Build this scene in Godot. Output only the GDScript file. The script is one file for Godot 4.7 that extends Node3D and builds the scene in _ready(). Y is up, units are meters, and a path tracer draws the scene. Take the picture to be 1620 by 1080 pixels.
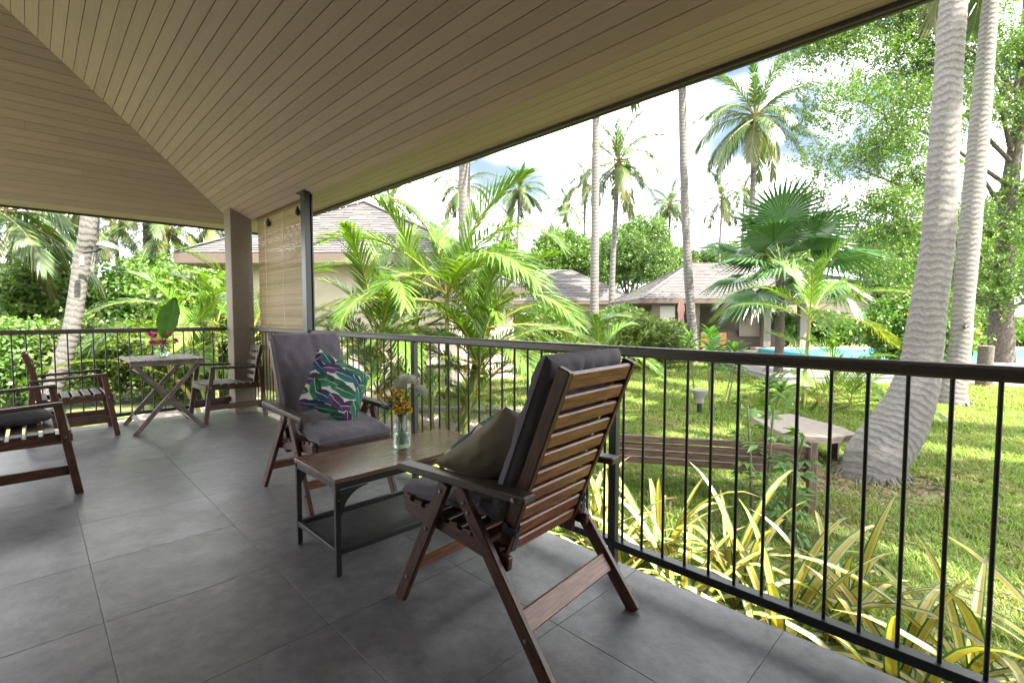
extends Node3D

# ---------------------------------------------------------------- geometry helpers
class MB:
	var v := PackedVector3Array()
	var n := PackedVector3Array()
	var t := PackedVector2Array()
	var c := PackedColorArray()
	var col := Color(1, 1, 1)
	func tri(a: Vector3, b: Vector3, d: Vector3, na: Vector3, nb: Vector3, nd: Vector3, ua := Vector2.ZERO, ub := Vector2.ZERO, ud := Vector2.ZERO):
		# counter-clockwise seen from outside; stored clockwise for Godot
		v.append(a); v.append(d); v.append(b)
		n.append(na); n.append(nd); n.append(nb)
		t.append(ua); t.append(ud); t.append(ub)
		c.append(col); c.append(col); c.append(col)
	func ftri(a: Vector3, b: Vector3, d: Vector3, ua := Vector2.ZERO, ub := Vector2.ZERO, ud := Vector2.ZERO):
		var q := (b - a).cross(d - a).normalized()
		tri(a, b, d, q, q, q, ua, ub, ud)
	func quad(a: Vector3, b: Vector3, d: Vector3, e: Vector3, ua := Vector2.ZERO, ub := Vector2.ZERO, ud := Vector2.ZERO, ue := Vector2.ZERO):
		var q := (d - a).cross(e - b).normalized()
		tri(a, b, d, q, q, q, ua, ub, ud)
		tri(a, d, e, q, q, q, ua, ud, ue)
	func quad_out(a: Vector3, b: Vector3, d: Vector3, e: Vector3, out: Vector3, ua: Vector2, ub: Vector2, ud: Vector2, ue: Vector2):
		if (d - a).cross(e - b).dot(out) < 0.0:
			quad(a, e, d, b, ua, ue, ud, ub)
		else:
			quad(a, b, d, e, ua, ub, ud, ue)
	# chamfered box round o with axes X (length), Y, Z
	func cbox(o: Vector3, X: Vector3, Y: Vector3, Z: Vector3, hx: float, hy: float, hz: float, ch := 0.0, off := Vector2.ZERO):
		var ax := [X, Y, Z]
		var h := [hx, hy, hz]
		for i in 3:
			var j := (i + 1) % 3
			var k := (i + 2) % 3
			for s in [-1.0, 1.0]:
				var p := []
				var u := []
				for q in [[-1, -1], [1, -1], [1, 1], [-1, 1]]:
					var r: Vector3 = ax[i] * s * h[i] + ax[j] * q[0] * (h[j] - ch) + ax[k] * q[1] * (h[k] - ch)
					p.append(o + r)
					u.append(uvof(r, ax, i) + off)
				quad_out(p[0], p[1], p[2], p[3], ax[i] * s, u[0], u[1], u[2], u[3])
		if ch <= 0.0:
			return
		for i in 3:   # edges that run along axis i
			var j := (i + 1) % 3
			var k := (i + 2) % 3
			for sj in [-1.0, 1.0]:
				for sk in [-1.0, 1.0]:
					var p := []
					var u := []
					for q in [[-1, 0], [1, 0], [1, 1], [-1, 1]]:
						var r: Vector3 = ax[i] * q[0] * (h[i] - ch) + ax[j] * sj * (h[j] - (ch if q[1] == 0 else 0.0)) + ax[k] * sk * (h[k] - (0.0 if q[1] == 0 else ch))
						p.append(o + r)
						u.append(uvof(r, ax, j) + off)
					quad_out(p[0], p[1], p[2], p[3], ax[j] * sj + ax[k] * sk, u[0], u[1], u[2], u[3])
		for sx in [-1.0, 1.0]:
			for sy in [-1.0, 1.0]:
				for sz in [-1.0, 1.0]:
					var a: Vector3 = o + X * sx * hx + Y * sy * (hy - ch) + Z * sz * (hz - ch)
					var b: Vector3 = o + X * sx * (hx - ch) + Y * sy * hy + Z * sz * (hz - ch)
					var d: Vector3 = o + X * sx * (hx - ch) + Y * sy * (hy - ch) + Z * sz * hz
					if (b - a).cross(d - a).dot(X * sx + Y * sy + Z * sz) < 0.0:
						ftri(a, d, b, off, off, off)
					else:
						ftri(a, b, d, off, off, off)
	func uvof(r: Vector3, ax: Array, face: int) -> Vector2:
		if face == 0:
			return Vector2(r.dot(ax[1]), r.dot(ax[2]))
		if face == 1:
			return Vector2(r.dot(ax[0]), r.dot(ax[2]))
		return Vector2(r.dot(ax[0]), r.dot(ax[1]))
	# square bar from a to b; w across 'side', h across the other way
	func bar(a: Vector3, b: Vector3, side: Vector3, w: float, h: float, ch := 0.003, off := Vector2.ZERO):
		var X := (b - a).normalized()
		var Y := (side - X * side.dot(X)).normalized()
		var Z := X.cross(Y)
		cbox((a + b) / 2, X, Y, Z, a.distance_to(b) / 2, w / 2, h / 2, minf(ch, minf(w, h) * 0.45), off)
	func box(lo: Vector3, hi: Vector3, ch := 0.0, off := Vector2.ZERO):
		var s := (hi - lo) / 2
		# longest axis first, so that grain runs along it
		if s.x >= s.y and s.x >= s.z:
			cbox((lo + hi) / 2, Vector3.RIGHT, Vector3.UP, Vector3.BACK, s.x, s.y, s.z, ch, off)
		elif s.z >= s.y:
			cbox((lo + hi) / 2, Vector3.BACK, Vector3.RIGHT, Vector3.UP, s.z, s.x, s.y, ch, off)
		else:
			cbox((lo + hi) / 2, Vector3.UP, Vector3.BACK, Vector3.RIGHT, s.y, s.z, s.x, ch, off)
	# round tube along a path
	func tube(path: PackedVector3Array, radii: Array, sides: int, caps := true, uscale := 1.0):
		var m := path.size()
		var frames := []
		var ref := Vector3.RIGHT
		if absf((path[1] - path[0]).normalized().dot(ref)) > 0.9:
			ref = Vector3.BACK
		var along := 0.0
		var rings := []
		var nor := []
		var us := []
		for i in m:
			var d := (path[mini(i + 1, m - 1)] - path[maxi(i - 1, 0)]).normalized()
			ref = (ref - d * ref.dot(d)).normalized()
			var b := d.cross(ref)
			if i > 0:
				along += path[i].distance_to(path[i - 1])
			var ring := PackedVector3Array()
			var nr := PackedVector3Array()
			for k in sides + 1:
				var a := TAU * k / sides
				var q := ref * cos(a) + b * sin(a)
				ring.append(path[i] + q * float(radii[i]))
				nr.append(q)
			rings.append(ring); nor.append(nr); us.append(along * uscale)
		for i in m - 1:
			for k in sides:
				var u0 := float(k) / sides
				var u1 := float(k + 1) / sides
				tri(rings[i][k], rings[i][k + 1], rings[i + 1][k + 1], nor[i][k], nor[i][k + 1], nor[i + 1][k + 1], Vector2(us[i], u0), Vector2(us[i], u1), Vector2(us[i + 1], u1))
				tri(rings[i][k], rings[i + 1][k + 1], rings[i + 1][k], nor[i][k], nor[i + 1][k + 1], nor[i + 1][k], Vector2(us[i], u0), Vector2(us[i + 1], u1), Vector2(us[i + 1], u0))
		if caps:
			for k in sides:
				ftri(path[0], rings[0][k + 1], rings[0][k])
				ftri(path[m - 1], rings[m - 1][k], rings[m - 1][k + 1])
	# surface of revolution: profile of (radius, height)
	func lathe(prof: Array, sides: int, o := Vector3.ZERO):
		for i in prof.size() - 1:
			var p: Vector2 = prof[i]
			var q: Vector2 = prof[i + 1]
			var d := (q - p)
			var nn := Vector2(d.y, -d.x).normalized()
			for k in sides:
				var a := TAU * k / sides
				var b := TAU * (k + 1) / sides
				var ca := Vector3(cos(a), 0, sin(a))
				var cb := Vector3(cos(b), 0, sin(b))
				var na := ca * nn.x + Vector3.UP * nn.y
				var nb := cb * nn.x + Vector3.UP * nn.y
				var A := o + ca * p.x + Vector3.UP * p.y
				var B := o + cb * p.x + Vector3.UP * p.y
				var E := o + cb * q.x + Vector3.UP * q.y
				var F := o + ca * q.x + Vector3.UP * q.y
				tri(A, F, E, na, na, nb, Vector2(float(k) / sides, p.y), Vector2(float(k) / sides, q.y), Vector2(float(k + 1) / sides, q.y))
				tri(A, E, B, na, nb, nb, Vector2(float(k) / sides, p.y), Vector2(float(k + 1) / sides, q.y), Vector2(float(k + 1) / sides, p.y))
	# straight-sided slab over a flat polygon (counter-clockwise round 'up'), thickness along up
	func prism(poly: Array, up: Vector3, uax: Vector3, vax: Vector3, off := Vector2.ZERO):
		var m := poly.size()
		var cen := Vector3.ZERO
		for p in poly:
			cen += p
		cen /= m
		for i in m:
			var a: Vector3 = poly[i]
			var b: Vector3 = poly[(i + 1) % m]
			var out := ((a + b) / 2 - cen)
			quad_out(a, b, b + up, a + up, out - up.normalized() * out.dot(up.normalized()), Vector2(a.dot(uax), 0) + off, Vector2(b.dot(uax), 0) + off, Vector2(b.dot(uax), up.length()) + off, Vector2(a.dot(uax), up.length()) + off)
		for i in range(1, m - 1):
			for s in 2:
				var a: Vector3 = poly[0] + up * s
				var b: Vector3 = poly[i] + up * s
				var d: Vector3 = poly[i + 1] + up * s
				var ua := Vector2(a.dot(uax), a.dot(vax)) + off
				var ub := Vector2(b.dot(uax), b.dot(vax)) + off
				var ud := Vector2(d.dot(uax), d.dot(vax)) + off
				if (b - a).cross(d - a).dot(up * (1.0 if s == 1 else -1.0)) < 0.0:
					ftri(a, d, b, ua, ud, ub)
				else:
					ftri(a, b, d, ua, ub, ud)
	func mesh() -> ArrayMesh:
		var arr := []
		arr.resize(Mesh.ARRAY_MAX)
		arr[Mesh.ARRAY_VERTEX] = v
		arr[Mesh.ARRAY_NORMAL] = n
		arr[Mesh.ARRAY_TEX_UV] = t
		arr[Mesh.ARRAY_COLOR] = c
		var m := ArrayMesh.new()
		m.add_surface_from_arrays(Mesh.PRIMITIVE_TRIANGLES, arr)
		return m

var rng := RandomNumberGenerator.new()
var M := {}
var taken := {}
var lib := {}

func numbered(called: String) -> String:
	if not taken.has(called):
		taken[called] = 0
		return called
	taken[called] += 1
	return "%s_%03d" % [called, taken[called]]

func thing(called: String, label: String, category: String, at := Vector3.ZERO, turn := 0.0, group := "") -> Node3D:
	var o := Node3D.new()
	o.name = numbered(called)
	add_child(o)
	o.position = at
	o.rotation.y = turn
	tag(o, label, category, group)
	return o

func tag(o: Node3D, label: String, category: String, group := ""):
	o.set_meta("label", label)
	o.set_meta("category", category)
	if group != "":
		o.set_meta("group", group)

func part(called: String, mesh, mat: Material, parent: Node3D, label := "") -> MeshInstance3D:
	var o := MeshInstance3D.new()
	o.name = called
	o.mesh = mesh.mesh() if mesh is MB else mesh
	o.material_override = mat
	parent.add_child(o, true)
	if label != "":
		o.set_meta("label", label)
	return o

func single(called: String, mesh, mat: Material, label: String, category: String, at := Vector3.ZERO, group := "") -> MeshInstance3D:
	var o := part(numbered(called), mesh, mat, self)
	o.position = at
	tag(o, label, category, group)
	return o

func struct(called: String, label: String, mesh = null, mat: Material = null) -> Node3D:
	var o: Node3D
	if mesh == null:
		o = Node3D.new()
		o.name = numbered(called)
		add_child(o)
	else:
		o = part(numbered(called), mesh, mat, self)
	o.set_meta("kind", "structure")
	o.set_meta("label", label)
	return o

func dup(root: Node3D, label: String, at: Vector3, turn: float, group := "") -> Node3D:
	var c: Node3D = root.duplicate()
	c.name = numbered(String(root.name).rstrip("_0123456789"))
	add_child(c)
	c.position = at
	c.rotation.y = turn
	c.set_meta("label", label)
	if group != "":
		c.set_meta("group", group)
	return c

func scatter(called: String, mesh: Mesh, mat: Material, parent: Node3D, xf: Array, cols: Array) -> MultiMeshInstance3D:
	var mm := MultiMesh.new()
	mm.transform_format = MultiMesh.TRANSFORM_3D
	mm.use_colors = true
	mm.mesh = mesh
	mm.instance_count = xf.size()
	for i in xf.size():
		mm.set_instance_transform(i, xf[i])
		mm.set_instance_color(i, cols[i])
	var o := MultiMeshInstance3D.new()
	o.name = called
	o.multimesh = mm
	o.material_override = mat
	parent.add_child(o, true)
	o.set_meta("kind", "stuff")
	return o

func lin(r: float, g: float, b: float) -> Color:
	return Color(r, g, b).linear_to_srgb()

func rnd(a: float, b: float) -> float:
	return rng.randf_range(a, b)

func rdir() -> Vector3:
	var z := rnd(-1, 1)
	var a := rnd(0, TAU)
	var r := sqrt(1.0 - z * z)
	return Vector3(r * cos(a), z, r * sin(a))

func ruv() -> Vector2:
	return Vector2(rnd(0, 20), rnd(0, 20))

func noise_tex(freq: float, octaves: int, stops: Array, cols: Array, size := 512, kind := FastNoiseLite.TYPE_SIMPLEX_SMOOTH, sd := 1, gain := 0.55) -> NoiseTexture2D:
	var f := FastNoiseLite.new()
	f.noise_type = kind
	f.frequency = freq
	f.fractal_octaves = octaves
	f.fractal_gain = gain
	f.seed = sd
	var g := Gradient.new()
	g.offsets = PackedFloat32Array(stops)
	g.colors = PackedColorArray(cols)
	var t := NoiseTexture2D.new()
	t.width = size
	t.height = size
	t.seamless = true
	t.noise = f
	t.color_ramp = g
	return t

func mat(color: Color, rough := 0.7, spec := 0.5) -> StandardMaterial3D:
	var m := StandardMaterial3D.new()
	m.albedo_color = color
	m.roughness = rough
	m.metallic_specular = spec
	return m

func tex_mat(tex: Texture2D, scale: Vector3, rough := 0.7, tint := Color.WHITE, triplanar := false, spec := 0.5) -> StandardMaterial3D:
	var m := mat(tint, rough, spec)
	m.albedo_texture = tex
	m.uv1_scale = scale
	if triplanar:
		m.uv1_triplanar = true
		m.uv1_world_triplanar = true
	return m

func leaf_mat(back: Color, rough := 0.5, spec := 0.5) -> StandardMaterial3D:
	var m := mat(Color.WHITE, rough, spec)
	m.vertex_color_use_as_albedo = true
	m.backlight_enabled = true
	m.backlight = back
	m.cull_mode = BaseMaterial3D.CULL_DISABLED
	return m

func grey(a: float) -> Color:
	return Color(a, a, a)

func materials():
	# weathered hardwood: noise stretched along the grain
	var grain := noise_tex(0.012, 5, [0.0, 0.35, 0.5, 0.65, 1.0], [lin(.022, .008, .004), lin(.042, .015, .008), lin(.062, .022, .011), lin(.085, .031, .015), lin(.12, .048, .024)], 512, FastNoiseLite.TYPE_SIMPLEX_SMOOTH, 3, 0.6)
	var grain_h := noise_tex(0.02, 4, [0.0, 1.0], [Color.BLACK, Color.WHITE], 512, FastNoiseLite.TYPE_SIMPLEX_SMOOTH, 4, 0.65)
	M.wood = tex_mat(grain, Vector3(0.9, 12, 1), 0.42)
	M.wood.heightmap_enabled = true; M.wood.heightmap_texture = grain_h; M.wood.heightmap_scale = 0.04
	M.wood_slat = tex_mat(grain, Vector3(0.9, 12, 1), 0.38, Color(1.45, 1.32, 1.2))
	M.wood_slat.albedo_color = Color(1, 1, 1)
	M.wood_slat.albedo_texture = noise_tex(0.012, 5, [0.0, 0.35, 0.5, 0.65, 1.0], [lin(.065, .02, .007), lin(.115, .038, .013), lin(.165, .056, .02), lin(.205, .074, .028), lin(.26, .1, .042)], 512, FastNoiseLite.TYPE_SIMPLEX_SMOOTH, 5, 0.6)
	M.wood_slat.heightmap_enabled = true; M.wood_slat.heightmap_texture = grain_h; M.wood_slat.heightmap_scale = 0.04
	M.wood_grey = tex_mat(noise_tex(0.012, 5, [0.0, 0.35, 0.5, 0.65, 1.0], [lin(.035, .025, .02), lin(.075, .055, .042), lin(.12, .092, .072), lin(.165, .13, .105), lin(.22, .18, .15)], 512, FastNoiseLite.TYPE_SIMPLEX_SMOOTH, 6, 0.62), Vector3(0.9, 14, 1), 0.5)
	M.wood_grey.heightmap_enabled = true; M.wood_grey.heightmap_texture = grain_h; M.wood_grey.heightmap_scale = 0.06
	M.wood_dark = tex_mat(noise_tex(0.012, 5, [0.0, 0.4, 0.6, 1.0], [lin(.018, .012, .009), lin(.035, .023, .017), lin(.055, .037, .028), lin(.085, .06, .047)], 512, FastNoiseLite.TYPE_SIMPLEX_SMOOTH, 7, 0.62), Vector3(0.9, 12, 1), 0.45)
	M.tabletop = tex_mat(noise_tex(0.012, 5, [0.0, 0.38, 0.5, 0.62, 1.0], [lin(.07, .034, .021), lin(.115, .058, .038), lin(.14, .073, .049), lin(.165, .089, .061), lin(.21, .122, .088)], 512, FastNoiseLite.TYPE_SIMPLEX_SMOOTH, 8, 0.55), Vector3(0.6, 9, 1), 0.22)
	M.bench = tex_mat(noise_tex(0.012, 5, [0.0, 0.4, 0.6, 1.0], [lin(.035, .02, .013), lin(.07, .042, .028), lin(.11, .07, .049), lin(.17, .118, .088)], 512, FastNoiseLite.TYPE_SIMPLEX_SMOOTH, 9, 0.62), Vector3(0.7, 10, 1), 0.7)
	# painted ceiling boards
	M.boards = []
	for k in 4:
		var f := 0.94 + 0.04 * k
		M.boards.append(tex_mat(noise_tex(0.01, 5, [0.0, 0.45, 0.55, 1.0], [lin(.358 * f, .246 * f, .238 * f), lin(.376 * f, .259 * f, .251 * f), lin(.384 * f, .265 * f, .257 * f), lin(.401 * f, .278 * f, .27 * f)], 512, FastNoiseLite.TYPE_SIMPLEX_SMOOTH, 20 + k, 0.6), Vector3(0.5, 8, 1), 0.62))
	M.soffit = tex_mat(noise_tex(0.01, 5, [0.0, 0.5, 1.0], [lin(.31, .265, .18), lin(.345, .295, .205), lin(.375, .325, .23)], 512, FastNoiseLite.TYPE_SIMPLEX_SMOOTH, 26, 0.6), Vector3(0.5, 8, 1), 0.6)
	M.fascia = mat(lin(.06, .048, .045), 0.5)
	M.column = tex_mat(noise_tex(0.02, 4, [0.0, 0.5, 1.0], [lin(.17, .14, .105), lin(.19, .155, .118), lin(.21, .175, .135)], 256, FastNoiseLite.TYPE_SIMPLEX_SMOOTH, 31), Vector3(3, 3, 3), 0.75, Color.WHITE, true)
	M.plaster = tex_mat(noise_tex(0.01, 5, [0.0, 0.5, 1.0], [lin(.50, .42, .33), lin(.56, .48, .385), lin(.6, .52, .43)], 512, FastNoiseLite.TYPE_SIMPLEX_SMOOTH, 33), Vector3(.6, .6, .6), 0.85, Color.WHITE, true)
	M.darksteel = mat(lin(.012, .016, .017), 0.38)
	M.darksteel.metallic_specular = 0.5
	M.black = mat(lin(.008, .008, .009), 0.42)
	M.rail = tex_mat(noise_tex(0.03, 4, [0.0, 0.5, 1.0], [lin(.035, .027, .021), lin(.045, .034, .027), lin(.058, .045, .036)], 256, FastNoiseLite.TYPE_SIMPLEX_SMOOTH, 35), Vector3(4, 4, 4), 0.4, Color.WHITE, true)
	M.steel = mat(lin(.4, .39, .37), 0.35); M.steel.metallic = 0.9
	# terrace tiles
	M.tiles = []
	for k in 4:
		var f: float = [0.92, 1.0, 1.05, 0.97][k]
		var tm := tex_mat(noise_tex(0.012, 7, [0.0, 0.3, 0.45, 0.55, 0.7, 1.0], [lin(.078 * f, .076 * f, .086 * f), lin(.104 * f, .101 * f, .112 * f), lin(.119 * f, .116 * f, .128 * f), lin(.13 * f, .127 * f, .138 * f), lin(.145 * f, .142 * f, .151 * f), lin(.182 * f, .178 * f, .184 * f)], 1024, FastNoiseLite.TYPE_SIMPLEX_SMOOTH, 40, 0.74), Vector3(.6, .6, .6), 0.42, Color.WHITE, false, 0.5)
		tm.heightmap_enabled = true
		tm.heightmap_texture = noise_tex(0.02, 5, [0.0, 1.0], [Color.BLACK, Color.WHITE], 512, FastNoiseLite.TYPE_SIMPLEX_SMOOTH, 41 + k, 0.7) if k == 0 else M.tiles[0].heightmap_texture
		tm.heightmap_scale = 0.12
		tm.roughness_texture = noise_tex(0.008, 5, [0.0, 1.0], [grey(.75), grey(1.0)], 512, FastNoiseLite.TYPE_SIMPLEX_SMOOTH, 45) if k == 0 else M.tiles[0].roughness_texture
		M.tiles.append(tm)
	M.housewall = mat(lin(.42, .38, .33), .7)
	M.grout = mat(lin(.05, .05, .052), 0.9)
	M.concrete = tex_mat(noise_tex(0.02, 5, [0.0, 0.5, 1.0], [lin(.16, .15, .14), lin(.22, .21, .19), lin(.28, .265, .245)], 512, FastNoiseLite.TYPE_SIMPLEX_SMOOTH, 47), Vector3(1, 1, 1), 0.85, Color.WHITE, true)
	# fabrics
	var weave := noise_tex(0.25, 3, [0.0, 1.0], [Color.BLACK, Color.WHITE], 512, FastNoiseLite.TYPE_SIMPLEX, 50, 0.6)
	M.cushion = tex_mat(noise_tex(0.12, 4, [0.0, 0.5, 1.0], [lin(.078, .068, .086), lin(.105, .092, .114), lin(.132, .117, .142)], 512, FastNoiseLite.TYPE_SIMPLEX, 51, 0.6), Vector3(5, 5, 1), 0.95)
	M.cushion.heightmap_enabled = true; M.cushion.heightmap_texture = weave; M.cushion.heightmap_scale = 0.08
	M.cushion.rim_enabled = true; M.cushion.rim = 0.35; M.cushion.rim_tint = 0.5
	M.cushion_dark = tex_mat(noise_tex(0.12, 4, [0.0, 0.5, 1.0], [lin(.04, .04, .042), lin(.058, .057, .06), lin(.075, .075, .078)], 512, FastNoiseLite.TYPE_SIMPLEX, 52, 0.6), Vector3(5, 5, 1), 0.95)
	M.linen = tex_mat(noise_tex(0.2, 4, [0.0, 0.5, 1.0], [lin(.42, .375, .28), lin(.5, .455, .345), lin(.57, .525, .41)], 512, FastNoiseLite.TYPE_SIMPLEX, 53, 0.6), Vector3(4, 4, 1), 0.95)
	M.strap = mat(lin(.03, .035, .055), 0.8)
	M.print = mat(Color.WHITE, 0.9)
	M.print.albedo_texture = leaf_print()
	M.print.heightmap_enabled = true; M.print.heightmap_texture = weave; M.print.heightmap_scale = 0.05
	# bamboo
	M.bamboo = mat(Color.WHITE, 0.6)
	M.bamboo.vertex_color_use_as_albedo = true
	M.bamboo.backlight_enabled = true
	M.bamboo.backlight = lin(.28, .21, .11)
	M.glass = mat(Color(0.9, 1.0, 0.96, 0.06), 0.03)
	M.glass.transparency = BaseMaterial3D.TRANSPARENCY_ALPHA
	M.water_in = mat(Color(0.9, 1.0, 0.95, 0.12), 0.02)
	M.water_in.refraction_enabled = true
	M.water_in.refraction_scale = 0.033
	# garden
	M.leaf = leaf_mat(lin(.55, .75, .18), 0.42, 0.5)
	M.frond = leaf_mat(lin(.5, .62, .16), 0.38, 0.5)
	M.areca = leaf_mat(lin(.75, .8, .16), 0.36, 0.5)
	M.fan = leaf_mat(lin(.25, .35, .12), 0.34, 0.5)
	M.strapleaf = leaf_mat(lin(.5, .5, .2), 0.4, 0.5)
	M.grass = leaf_mat(lin(.6, .75, .15), 0.55, 0.4)
	M.bigleaf = leaf_mat(lin(.4, .6, .1), 0.7, 0.3)
	M.petal = leaf_mat(lin(.5, .5, .5), 0.6, 0.4)
	M.bark = tex_mat(noise_tex(0.03, 5, [0.0, 0.4, 0.6, 1.0], [lin(.08, .073, .066), lin(.14, .13, .118), lin(.19, .178, .164), lin(.245, .232, .216)], 512, FastNoiseLite.TYPE_SIMPLEX_SMOOTH, 60, 0.62), Vector3(6, 1.5, 1), 0.85)
	M.bark.vertex_color_use_as_albedo = true
	M.bark.heightmap_enabled = true; M.bark.heightmap_texture = noise_tex(0.03, 5, [0.0, 1.0], [Color.BLACK, Color.WHITE], 512, FastNoiseLite.TYPE_SIMPLEX_SMOOTH, 61, 0.65); M.bark.heightmap_scale = 0.25
	M.treebark = tex_mat(noise_tex(0.02, 5, [0.0, 0.4, 0.6, 1.0], [lin(.03, .024, .018), lin(.06, .048, .037), lin(.095, .078, .06), lin(.14, .12, .1)], 512, FastNoiseLite.TYPE_SIMPLEX_SMOOTH, 62, 0.62), Vector3(1, 3, 1), 0.9)
	M.lawn = tex_mat(noise_tex(0.014, 7, [0.0, 0.3, 0.45, 0.6, 0.75, 1.0], [lin(.05, .035, .02), lin(.08, .062, .03), lin(.075, .09, .026), lin(.105, .145, .035), lin(.135, .155, .05), lin(.17, .155, .08)], 1024, FastNoiseLite.TYPE_SIMPLEX_SMOOTH, 63, 0.65), Vector3(.22, .22, .22), 0.95, Color.WHITE, true)
	M.paving = tex_mat(noise_tex(0.02, 5, [0.0, 0.5, 1.0], [lin(.32, .26, .22), lin(.41, .345, .3), lin(.48, .42, .37)], 512, FastNoiseLite.TYPE_SIMPLEX_SMOOTH, 64), Vector3(.8, .8, .8), 0.9, Color.WHITE, true)
	M.shingle = tex_mat(noise_tex(0.03, 4, [0.0, 0.5, 1.0], [lin(.07, .064, .062), lin(.10, .092, .089), lin(.135, .125, .12)], 512, FastNoiseLite.TYPE_SIMPLEX_SMOOTH, 65), Vector3(.9, .9, .9), 0.85, Color.WHITE, true)
	M.shingle.vertex_color_use_as_albedo = true
	M.eavewood = mat(lin(.085, .06, .045), 0.6)
	M.pool = mat(Color(.25, .72, .8, 0.35), 0.05)
	M.pool.transparency = BaseMaterial3D.TRANSPARENCY_ALPHA
	M.pool.heightmap_enabled = true; M.pool.heightmap_texture = noise_tex(0.02, 4, [0.0, 1.0], [Color.BLACK, Color.WHITE], 512, FastNoiseLite.TYPE_SIMPLEX_SMOOTH, 71); M.pool.heightmap_scale = 2.0
	M.pooltile = tex_mat(noise_tex(0.05, 3, [0.0, 1.0], [lin(.04, .3, .37), lin(.07, .38, .44)], 256, FastNoiseLite.TYPE_CELLULAR, 66), Vector3(.8, .8, .8), 0.4, Color.WHITE, true)
	M.deck = tex_mat(noise_tex(0.012, 5, [0.0, 0.5, 1.0], [lin(.10, .092, .085), lin(.15, .14, .13), lin(.21, .195, .185)], 512, FastNoiseLite.TYPE_SIMPLEX_SMOOTH, 67), Vector3(.6, 8, 1), 0.8)
	M.slab = tex_mat(noise_tex(0.012, 5, [0.0, 0.5, 1.0], [lin(.15, .12, .093), lin(.21, .175, .142), lin(.27, .235, .197)], 512, FastNoiseLite.TYPE_SIMPLEX_SMOOTH, 68), Vector3(.9, 5, 1), 0.75)
	M.pink = mat(lin(.52, .3, .27), 0.9)
	M.orange = mat(lin(.55, .24, .08), 0.7)
	M.interior = mat(lin(.22, .18, .145), 0.8)
	M.whitepaint = mat(lin(.6, .57, .52), 0.8)
	M.lampmetal = mat(lin(.16, .16, .16), 0.45); M.lampmetal.metallic = 0.6

# fabric print: big tropical leaves in blue, violet and green on cream
func leaf_print() -> ImageTexture:
	var S := 512
	var im := Image.create(S, S, false, Image.FORMAT_RGB8)
	im.fill(lin(.5, .47, .42))
	var r := RandomNumberGenerator.new()
	r.seed = 77
	var pal := [[lin(.005, .04, .024), lin(.012, .13, .07)], [lin(.008, .008, .045), lin(.018, .08, .16)], [lin(.03, .01, .05), lin(.11, .025, .13)], [lin(.008, .02, .045), lin(.012, .12, .13)], [lin(.006, .055, .03), lin(.03, .17, .09)]]
	for k in 36:
		var cx := (k % 6) * 90.0 + r.randf_range(-20, 20) + (44.0 if (k / 6) % 2 else 0.0)
		var cy := (k / 6) * 92.0 + r.randf_range(-20, 20)
		var a := r.randf_range(-0.7, 1.3)
		var L := r.randf_range(74, 94)
		var W := L * r.randf_range(0.48, 0.58)
		var p: Array = pal[r.randi() % 5]
		var ca := cos(a)
		var sa := sin(a)
		for y in range(maxi(0, int(cy - L)), mini(S, int(cy + L))):
			for x in range(maxi(0, int(cx - L)), mini(S, int(cx + L))):
				var u := ((x - cx) * ca + (y - cy) * sa) / L
				var w := (-(x - cx) * sa + (y - cy) * ca) / W
				if absf(u) >= 1.0:
					continue
				var lim := pow(1.0 - u * u, 0.75) * (1.0 - 0.18 * u)
				if absf(w) > lim:
					continue
				var vein := 0.5 + 0.5 * sin((u * 1.0 - absf(w) * 0.45) * 58.0)
				var q: float = clampf((w / lim) * 0.5 + 0.5 + 0.25 * (vein - 0.5), 0, 1)
				var cc: Color = p[0].lerp(p[1], q)
				if absf(w) < 0.035 * (1.2 - u):
					cc = lin(.35, .42, .32)
				im.set_pixel(x, y, cc)
	return ImageTexture.create_from_image(im)

func _ready():
	rng.seed = 20240
	# camera
	var cam := Camera3D.new()
	cam.name = "camera"
	cam.fov = 70.2
	cam.near = 0.05
	cam.far = 400.0
	cam.position = Vector3(0, 1.2, 0)
	cam.basis = Basis(Vector3.UP, -deg_to_rad(44.8)) * Basis(Vector3.RIGHT, -0.05334)
	cam.current = true
	add_child(cam)
	# sky, exposure
	var env := Environment.new()
	env.background_mode = Environment.BG_SKY
	var sky := Sky.new()
	var ps := PanoramaSkyMaterial.new()
	ps.panorama = ImageTexture.create_from_image(sky_image())
	ps.energy_multiplier = 1.0
	sky.sky_material = ps
	env.sky = sky
	env.tonemap_mode = Environment.TONE_MAPPER_LINEAR
	env.tonemap_exposure = 8.2
	env.sdfgi_enabled = true
	env.ssao_enabled = true
	env.ssil_enabled = true
	var we := WorldEnvironment.new()
	we.name = "world"
	we.environment = env
	add_child(we)
	# sun, from behind the right shoulder
	var sun := DirectionalLight3D.new()
	sun.name = "sun"
	sun.light_energy = 1.35
	sun.light_color = Color(1.0, 0.975, 0.93)
	sun.light_angular_distance = 0.5
	sun.shadow_enabled = true
	add_child(sun)
	sun.look_at_from_position(Vector3.ZERO, -Vector3(0.16, 1.3, 1.0))
	materials()
	ceilings()
	terrace()
	garden()
	furniture()

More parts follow.
